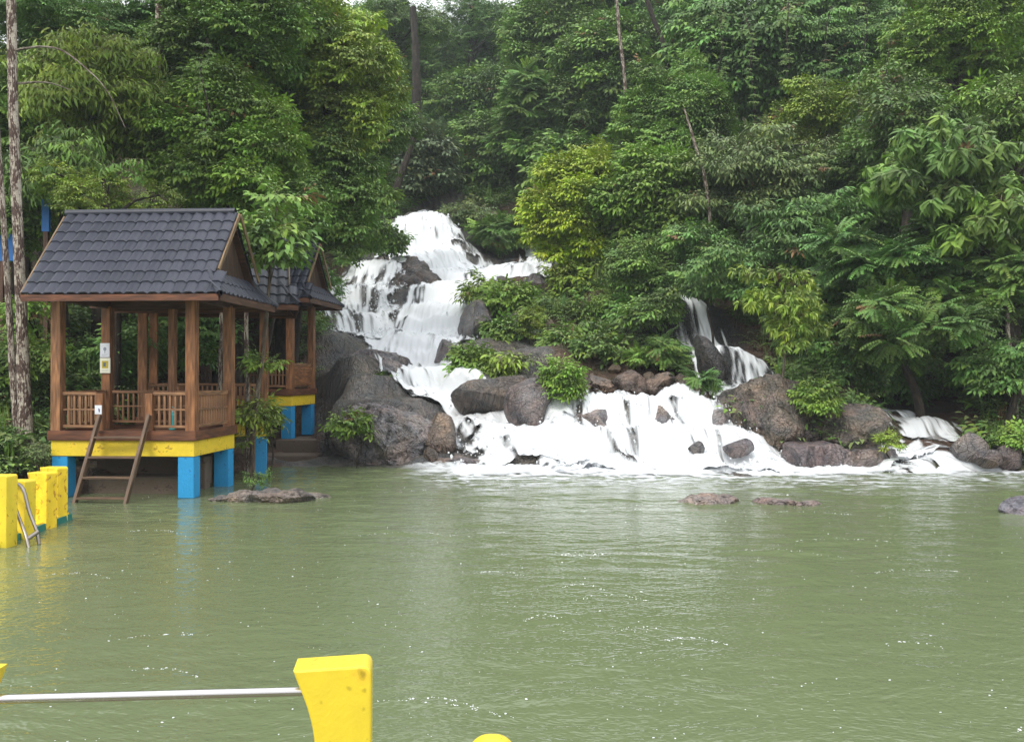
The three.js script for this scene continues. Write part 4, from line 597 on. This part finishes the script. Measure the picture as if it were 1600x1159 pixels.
for (const [px, py, d, rx, ry, label] of [[680, 200, 58, 60, 50, 'hazy far tree behind the leaning reddish trunk'], [810, 150, 58, 60, 45, 'hazy far tree left of the layered central tree'], [850, 300, 43, 50, 40, 'low hazy tree between the rock shelf and the yellow tree'], [700, 320, 44, 45, 30, 'low hazy tree right behind the highest fall'], [610, 160, 62, 60, 60, 'hazy far tree left of the bare dark trunk'], [930, 20, 56, 70, 60, 'hazy far tree at the top edge right of centre'], [690, 90, 60, 60, 55, 'hazy far tree under the left end of the sky gap'], [790, 60, 60, 60, 60, 'hazy far tree under the right end of the sky gap']]) tree('far_tree', label, px, py, d, rx, ry, { kind: 'small', col: 'green', size: 1.3, dens: 0.8, group: 'trees of the far wood' });
// --- right side
tree('yellow_tree', 'yellow leaved tree right of the waterfall, brightest of all the trees', 896, 330, 29.5, 80, 90, { kind: 'broad', col: 'yellow', size: 0.7, young: 0.2, foot: 925, n: 80 });
tree('yellow_tree', 'lower yellow green branches under the yellow leaved tree', 905, 440, 29, 42, 45, { kind: 'broad', col: 'lime', size: 0.85, young: 0.15 });
tree('broadleaf_tree', 'green tree directly right of the yellow leaved tree', 1020, 320, 28.5, 95, 95, { kind: 'broad', col: 'bright', size: 0.9, foot: 1030, bark: 'pale' });
tree('broadleaf_tree', 'green tree above the leafy bank with a pale slanting stem', 1060, 200, 31, 90, 100, { kind: 'broad', col: 'green', bark: 'pale', foot: 1120 });
tree('broadleaf_tree', 'shaded low tree over the top of the thin grey veil of water', 1010, 420, 26.5, 75, 48, { kind: 'broad', col: 'green' });
tree('broadleaf_tree', 'dark tree overhanging the thin grey veil of water', 1110, 400, 25, 70, 70, { kind: 'broad', col: 'fresh', droop: 0.45 });
tree('drooping_tree', 'olive tree with big drooping leaves in the middle of the right woods', 1190, 270, 26.5, 100, 80, { kind: 'long', col: 'olive', droop: 0.5 });
tree('drooping_tree', 'dark olive tree with drooping leaves above the slim sapling', 1240, 360, 24.5, 95, 70, { kind: 'long', col: 'fresh', droop: 0.5 });
tree('vine_clad_tree', 'tall dark vine-hung tree at the top of the right woods', 1160, 80, 34, 110, 100, { kind: 'broad', col: 'fresh', size: 1.1, droop: 0.6, bark: 'pale', foot: 1150 });
tree('vine_clad_tree', 'tall shaded tree right of the vine-hung one at the top edge', 1320, 70, 33, 110, 110, { kind: 'small', col: 'fresh', size: 1.2, droop: 0.6, bark: 'brown' });
tree('broadleaf_tree', 'bright tufted tree in the middle of the dark right woods', 1290, 190, 29, 80, 60, { kind: 'broad', col: 'lime', young: 0.2, foot: 1320 });
tree('broadleaf_tree', 'shaded tree behind the big leaved tree on the right', 1370, 290, 27, 100, 90, { kind: 'broad', col: 'green' });
tree('broadleaf_tree', 'bright green tree in the upper right corner', 1500, 60, 26, 110, 80, { kind: 'broad', col: 'bright', young: 0.15 });
tree('broadleaf_tree', 'small leaved tree below the upper right corner', 1420, 190, 24.5, 95, 75, { kind: 'small', col: 'green', size: 1.3, young: 0.1 });
tree('big_leaf_tree', 'tree with large pale drooping leaves at the right, one branch reaching over the water', 1480, 265, 20.5, 120, 75, { kind: 'whorl', col: 'green', size: 0.8, droop: 0.5, foot: 1560 });
tree('big_leaf_tree', 'tree with big hanging leaves at the right picture edge', 1560, 340, 20, 85, 80, { kind: 'whorl', col: 'bright', size: 0.78, droop: 0.55, foot: 1590 });
tree('big_leaf_tree', 'bright big leaved boughs at the right edge under the corner tree', 1580, 190, 22, 70, 80, { kind: 'long', col: 'bright', young: 0.15 });
tree('feathery_tree', 'feathery layered branches hanging low over the right shore', 1420, 510, 20.3, 108, 78, { kind: 'pinnate', col: 'green', size: 0.95, droop: 0.2, foot: 1450 });
tree('feathery_tree', 'darker feathery branches above the low layered ones on the right', 1400, 410, 21.5, 110, 60, { kind: 'pinnate', col: 'fresh', size: 1.05 });
tree('broadleaf_tree', 'shaded tree at the right picture edge above the shore stones', 1560, 480, 22.5, 80, 70, { kind: 'broad', col: 'fresh' });
tree('sapling', 'slim pale-stemmed sapling with upright leaf clusters on the cracked brown boulder', 1225, 480, 19.6, 78, 62, { kind: 'whorl', col: 'lime', size: 0.48, droop: -0.25, foot: 1218, thin: 0.035, bark: 'pale', deep: 0.6, n: 26, lobe: 0.2, dens: 0.75, young: 0.15 });
tree('leafy_bush', 'dark bush in the shade behind the slim sapling', 1290, 500, 23, 85, 70, { kind: 'broad', col: 'fresh', category: 'bush' });
tree('broadleaf_tree', 'dark tree high on the right slope behind the corner tree', 1430, 60, 36, 110, 90, { kind: 'broad', col: 'fresh', size: 1.2 });
tree('broadleaf_tree', 'dark tree behind the big leaved tree near the right edge', 1540, 150, 32, 110, 110, { kind: 'broad', col: 'fresh', size: 1.1 });
tree('broadleaf_tree', 'shaded tree deep in the right woods above the feathery branches', 1330, 400, 28, 90, 80, { kind: 'broad', col: 'fresh' });
tree('broadleaf_tree', 'shaded tree deep in the woods left of the olive tree', 1110, 300, 31, 80, 80, { kind: 'broad', col: 'fresh' });

tree('leafy_bush', 'dark bush over the gap where the small side cascade comes out', 1400, 590, 22, 70, 40, { kind: 'broad', col: 'fresh', category: 'bush', droop: 0.5 });
tree('leafy_bush', 'dark hanging bush at the right picture edge above the shore stones', 1550, 590, 21.4, 75, 50, { kind: 'broad', col: 'fresh', category: 'bush', droop: 0.5 });
tree('leafy_bush', 'dark bush in the shade right of the slim sapling stem', 1320, 570, 21.5, 55, 45, { kind: 'broad', col: 'fresh', category: 'bush', droop: 0.4 });
tree('feathery_tree', 'feathery boughs hanging beneath the big leaved trees at the right edge', 1555, 440, 20, 85, 62, { kind: 'pinnate', col: 'green', size: 0.85, foot: 1600 });
tree('leafy_bush', 'leafy bush hiding the tree feet at the right picture edge', 1580, 570, 19.3, 62, 62, { kind: 'broad', col: 'fresh', category: 'bush', droop: 0.4 });
tree('leafy_bush', 'overhanging bush across the top of the thin grey veil of water', 1118, 432, 23.2, 70, 44, { kind: 'broad', col: 'fresh', category: 'bush', droop: 0.55, thin: 0.03 });
tree('leafy_bush', 'bush on the left shoulder of the dark rock beside the grey veil', 1035, 490, 23.8, 44, 40, { kind: 'broad', col: 'green', category: 'bush', droop: 0.4, thin: 0.03 });
// --- bushes and small plants
function bush(label, px, py, d, rx, ry, o = {}) { return tree('shrub', label, px, py, d, rx, ry, { thin: 0.02, category: 'shrub', deep: Math.max(0.3, rx * d / FOCAL * 0.7), size: 0.75, lobe: 0.5, ...o }); }
bush('bright shrub growing beside the big blocky boulder above the low fall', 880, 592, 19.6, 28, 34, { kind: 'broad', col: 'bright', size: 0.48 });
bush('dense green plant in a crack of the long grey slab', 556, 660, 18.7, 36, 20, { kind: 'broad', col: 'bright', size: 0.5 });
bush('leafy yellow green plant in front of the middle gazebo post', 408, 656, 16.6, 26, 32, { kind: 'long', col: 'lime', size: 0.42, young: 0.4, n: 10 });
bush('light sprig of leaves in front of the middle gazebo column', 408, 562, 16.6, 22, 15, { kind: 'broad', col: 'bright', size: 0.45, foot: 395, n: 8 });
bush('bright shrub between the right bank boulders', 1282, 622, 18.9, 28, 26, { kind: 'broad', col: 'bright', size: 0.45 });
bush('small yellow plant on the lower right bank rocks', 1390, 685, 18.0, 13, 15, { kind: 'broad', col: 'lime', size: 0.28, n: 7 });
bush('leafy plant above the dark stone at the far right of the shore', 1590, 684, 18.2, 24, 22, { kind: 'broad', col: 'bright', size: 0.42 });
bush('slender yellow green shrub on the leafy bank beside the fall', 830, 505, 25.5, 20, 32, { kind: 'small', col: 'lime', size: 0.6, young: 0.4 });
bush('large green shrub at the upper left of the leafy bank', 800, 470, 28.5, 42, 30, { kind: 'broad', col: 'bright', size: 0.8 });
bush('drooping leaves hanging over the fall at the edge of the leafy bank', 750, 452, 29.5, 22, 22, { kind: 'long', col: 'lime', size: 0.7 });
bush('green shrub low on the leafy bank above the big blocky boulder', 742, 556, 24.4, 32, 26, { kind: 'broad', col: 'bright', size: 0.7 });
bush('pale green shrub right above the big blocky boulder', 800, 568, 23, 30, 20, { kind: 'long', col: 'lime', size: 0.7 });
bush('round green shrub in the centre of the leafy bank', 945, 545, 23.6, 36, 24, { kind: 'broad', col: 'green', size: 0.75, young: 0.2 });
bush('green shrub at the right of the leafy bank beside the grey veil', 1045, 552, 22.4, 36, 28, { kind: 'pinnate', col: 'green', size: 0.7 });
bush('dark low shrub at the foot of the grey veil of water', 1100, 596, 20.8, 26, 18, { kind: 'pinnate', col: 'fresh', size: 0.7 });
bush('shrub in the upper middle of the leafy bank under the yellow tree', 910, 490, 27, 40, 26, { kind: 'broad', col: 'green', size: 0.8, young: 0.2 });
bush('dark shrub under the trees at the top right of the leafy bank', 1000, 490, 25.6, 36, 26, { kind: 'broad', col: 'fresh', size: 0.8 });
bush('loose green shrub on the bank left of the round green one', 875, 535, 24.4, 34, 24, { kind: 'broad', col: 'green', young: 0.2 });
bush('small leaved shrub high on the bank under the yellow tree', 960, 470, 26.6, 38, 24, { kind: 'small', col: 'bright' });
bush('spreading shrub on the bank between the two largest yellow green ones', 790, 520, 26, 30, 22, { kind: 'broad', col: 'green', young: 0.2 });
bush('low shrub right of the round green one on the leafy bank', 1000, 560, 22.6, 26, 18, { kind: 'pinnate', col: 'bright', size: 0.6 });
bush('fern-like shrub on the brown rock shelf at the top of the falls', 780, 362, 37.6, 48, 30, { kind: 'pinnate', col: 'green', size: 1.1 });
bush('straw coloured shrub on the back of the rock shelf at the top of the falls', 735, 335, 39.2, 50, 16, { kind: 'small', col: 'olive', size: 1.2 });
bush('drooping shrub at the right end of the top ledge of the falls', 884, 366, 35.6, 24, 26, { kind: 'broad', col: 'bright', size: 0.9 });
bush('shrub with pale leaves beside the left lip of the highest fall', 600, 375, 35, 26, 22, { kind: 'broad', col: 'green', size: 0.9 });
bush('moss-like plants on the dark mossy boulder beside the fall', 590, 592, 23.2, 20, 12, { kind: 'small', col: 'green', size: 0.6 });
bush('dark fuzzy plant at the foot of the mottled trunks beside the nearest gazebo', 66, 702, 14.4, 24, 14, { kind: 'small', col: 'olive', size: 0.4 });
bush('small green weed at the waterline below the middle gazebo post', 405, 748, 15.2, 16, 8, { kind: 'narrow', col: 'green', size: 0.25, n: 6 });
bush('green shrub left of the small side cascade', 1330, 640, 19.8, 30, 24, { kind: 'broad', col: 'fresh', size: 0.7 });
{ // the twin mottled trunks at the left edge
  const base = P(42, 705, 15.2); base.y = ground(base.x, 15.2) - 0.1; const G = groupAt(base.x, base.y, base.z), at = (px, py, d) => P(px, py, d).sub(base), seedC = BARK.mottled;
  const L = (pts, rad) => limbGeo(pts, rad, 14, 5, 0.14);
  part('trunk', L([at(44, 730, 15.2), at(38, 640, 15.2), at(32, 480, 15.2), at(22, 250, 15.2), at(17, 90, 15.2), at(14, -80, 15.3), at(10, -400, 15.4)], [0.14, 0.095, 0.085, 0.08, 0.076, 0.07, 0.05]), M.mottled, G);
  part('trunk', L([at(36, 725, 15.25), at(24, 640, 15.3), at(14, 500, 15.4), at(4, 340, 15.5), at(-6, 200, 15.6), at(-20, -100, 15.7)], [0.08, 0.055, 0.05, 0.045, 0.04, 0.03]), M.mottled, G);
  for (const [a, b, c] of [[-60, 742, 15.0], [90, 738, 15.0], [20, 752, 14.6], [64, 750, 14.7]]) part('root', L([at(40, 690, 15.2), at(mix(40, a, 0.35), 702, 15.15), at(mix(40, a, 0.7), 722, c + 0.05), at(a, b, c)], [0.13, 0.1, 0.07, 0.03]), M.mottled, G);
  for (const pts of [[[18, 78, 15.2], [60, 72, 15.0], [95, 78, 14.8], [135, 108, 14.7], [165, 140, 14.6], [195, 200, 14.6]], [[22, 130, 15.2], [70, 128, 15.4], [110, 140, 15.5]]]) part('branch', L(pts.map(p => at(...p)), [0.02, 0.014, 0.006]), M.mottled, G);
  const r = rng(77), items = [], c = at(0, -330, 15.4); for (let i = 0; i < 900; i++) { const dir = V(r() * 2 - 1, r() * 1.6 - 0.6, r() * 2 - 1).normalize(), k = 0.5 + 0.7 * r(); items.push([c.clone().add(base).add(V(dir.x * 1.8 * k, dir.y * 1.1 * k, dir.z * 1.8 * k)), dir, 1, jitter(LEAF.green, r, 0.4, 0.1), 0]); }
  const cm = crownMesh('broad', items, base); cm.name = 'crown'; G.add(cm);
  thing(G, 'twin_trunk_tree', 'twin pale mottled trunks rising at the left edge beside the nearest gazebo', 'tree');
}
{ // bare trunks standing in the woods
  const stem = (label, pts, rad, bark) => { const b = P(...pts[0]); b.y = ground(b.x, -b.z) - 0.2; const G = groupAt(b.x, b.y, b.z); const g = limbGeo([V(0, 0, 0), ...pts.slice(pts.length > 3 ? 1 : 0).map(p => P(...p).sub(b))], rad, 9, pts[0][0], 0.18, bark === 'mottled' || bark === 'pale' ? null : BARK[bark]); part('trunk', g, bark === 'mottled' || bark === 'pale' ? M.mottled : M.bark, G); return thing(G, 'bare_trunk', label, 'trunk', 'bare stems showing between the trees'); };
  stem('pale broken trunk standing among the leaves above the gazebo roof', [[246, 300, 21.8], [242, 150, 21.6], [247, 60, 21.4], [252, -60, 21.4]], [0.13, 0.1, 0.1, 0.12], 'pale');
  stem('hazy dark straight trunk left of the sky gap', [[648, 300, 45], [650, 200, 44], [650, 100, 44], [645, 10, 44]], [0.28, 0.24, 0.2, 0.15], 'dark');
  stem('leaning reddish trunk above the left lip of the highest fall', [[610, 320, 40], [622, 285, 39.5], [640, 235, 39.5], [648, 200, 39.5]], [0.22, 0.18, 0.14, 0.1], 'brown');
  stem('slim pale stem at the top of the picture right of centre', [[985, 200, 36], [976, 120, 36], [968, 50, 36], [962, -30, 36]], [0.09, 0.08, 0.07, 0.06], 'pale');
  stem('dark leaning stem at the top of the right woods', [[1052, 120, 34], [1040, 80, 34], [1022, 30, 34], [1006, -20, 34]], [0.12, 0.11, 0.1, 0.09], 'brown');
  stem('pale slanting stem on the right beside the green tree', [[1116, 340, 26.4], [1104, 290, 26.2], [1085, 220, 26.2], [1070, 170, 26.4]], [0.07, 0.06, 0.05, 0.03], 'pale');
  stem('thin pale stem nearest the right picture edge above the shore', [[1592, 650, 19.6], [1582, 580, 19.6], [1576, 520, 19.7], [1574, 470, 19.8]], [0.06, 0.05, 0.045, 0.04], 'pale');
  stem('white thin stem right of the nearest gazebo', [[388, 700, 16.9], [386, 600, 16.9], [384, 500, 16.9], [390, 380, 17]], [0.05, 0.045, 0.04, 0.03], 'mottled');
  stem('white thin stem seen through the right side of the nearest gazebo', [[346, 690, 16.7], [343, 600, 16.7], [345, 500, 16.7], [338, 380, 16.8]], [0.045, 0.04, 0.035, 0.03], 'mottled');
}
{ // vines hanging in the right-hand woods
  const r = rng(61);
  for (const [px, py0, py1, d, label] of [[1128, 0, 150, 31, 'vine hanging beside the tall vine-hung tree at the top edge'], [1168, 20, 190, 30.5, 'long vine hanging right of the tall vine-hung tree'], [1236, -10, 130, 29.5, 'vine hanging at the top edge above the bright tufted tree'], [1298, 10, 150, 28, 'vine hanging right above the bright tufted tree'], [1352, 0, 210, 26.5, 'long vine hanging left of the small leaved tree'], [1392, 60, 240, 25, 'vine hanging in front of the small leaved tree'], [1262, 420, 560, 21.2, 'vine hanging in the shade right of the slim sapling'], [1350, 430, 600, 21.6, 'vine hanging behind the feathery low branches'], [560, 40, 170, 30, 'vine hanging at the right edge of the left woods'], [318, 60, 210, 18.8, 'vine hanging in front of the bright tree behind the gazebo roof']]) {
    const a = P(px, py0, d), b = P(px + (r() - 0.5) * 26, py1, d + (r() - 0.5)), G = groupAt(b.x, b.y, b.z), pts = [0, 0.25, 0.5, 0.75, 1].map(t => b.clone().lerp(a, t).add(V((r() - 0.5) * 0.25, 0, (r() - 0.5) * 0.2)).sub(b)); pts[0].set(0, 0, 0);
    part('stem', limbGeo(pts, [0.012, 0.018, 0.02], 6, px, 0.2, BARK.brown), M.bark, G);
    const items = []; for (let i = 0; i < 26; i++) { const p = b.clone().lerp(a, r()); items.push([p.add(V((r() - 0.5) * 0.3, 0, (r() - 0.5) * 0.3)), V(r() - 0.5, -0.6, 0.5 + r()), 0.45 + 0.2 * r(), jitter(LEAF.green, r, 0.4, 0.1), 0]); }
    const cm = crownMesh('small', items, b); cm.name = 'leaves'; G.add(cm); thing(G, 'hanging_vine', label, 'vine', 'vines hanging in the woods');
  }
}
M.boardBlue = std(RGB(0.02, 0.14, 0.42), 0.6);
{ // blue posts of a sign glimpsed behind the left trees
  const p = (label, px0, px1, py0, py1, d) => { const a = P(px0, py1, d), b = P(px1, py0, d), by = ground((a.x + b.x) / 2, d), G = groupAt((a.x + b.x) / 2, by, -d); const h = b.y - by, w = b.x - a.x; box('panel', w, b.y - a.y, 0.08, 0, (a.y + b.y) / 2 - by, 0, M.boardBlue, G); box('pole', Math.min(0.1, w * 0.6), h - (b.y - a.y), 0.08, 0, (h - (b.y - a.y)) / 2 , 0, M.beam, G, 0); return thing(G, 'blue_board', label, 'board'); };
  p('blue board glimpsed at the left edge behind the mottled trunks', -20, 22, 366, 408, 18); p('narrow blue board rising behind the left end of the gazebo roof', 65, 77, 306, 362, 18.2);
}
{ // ground cover on the slopes
  const r = rng(31), sets = { broad: [], fern: [], tuft: [], small: [] };
  for (let i = 0; i < 60000; i++) {
    const d = 13 + 45 * Math.pow(r(), 1.3), x = (r() - 0.5) * 1.45 * d; if (x > -3.4 && d < 18.6) continue; if (x > -7.8 && d < 24 && x < -4.6) continue; if (d < 14.5 && x > -8) continue;
    const k = rockiness(x, d); if (k > 0.25) continue; const h = ground(x, d); if (h < 0.25) continue;
    const cx = x / d * FOCAL + 800, cy = HORIZON - (h - EYE) / d * FOCAL; // leave the stream of the right-hand veil open
    if (cx > 1040 && cx < 1215 && cy > 450 && cy < 640 && Math.abs(cx - (1056 + (cy - 462) * 0.75)) < 66) continue; if (cx > 735 && cx < 885 && cy > 370 && cy < 475) continue; if (cx > 1350 && cx < 1530 && cy > 625 && cy < 720) continue;
    if (fbm(x * 0.7, d * 0.7, 40, 3) < -0.25 && r() < 0.8) continue; if (d < 27 && cx > 700 && cx < 1110 && (cy > 580 || r() < (cy < 550 ? 0.55 : 0.8))) continue;
    const q = r(), kind = q < 0.45 ? 'broad' : q < 0.68 ? 'fern' : q < 0.8 ? 'tuft' : 'small', c = [LEAF.green, LEAF.fresh, LEAF.bright, LEAF.olive][Math.floor(r() * 4)], a = r() * 6.283;
    sets[kind].push([V(x, h + 0.02 + (kind === 'fern' || kind === 'tuft' ? 0 : 0.3 * r()), -d), kind === 'fern' || kind === 'tuft' ? V(Math.sin(a), 0, Math.cos(a)) : V(Math.sin(a), 0.5 * r(), Math.cos(a)), (0.55 + 0.6 * r()) * (d > 34 ? 1.5 : 1), jitter(c, r, 0.5, 0.1), 0]);
  }
  const words = { broad: 'broad-leaved undergrowth covering the wooded slopes', fern: 'ferns spread over the wooded slopes', tuft: 'grassy tufts spread over the slopes', small: 'small-leaved undergrowth spread over the slopes' };
  for (const k in sets) stuff(crownMesh(k, sets[k], V(0, 0, 0)), 'undergrowth', words[k], 'undergrowth');
}

renderer.render(scene, camera);
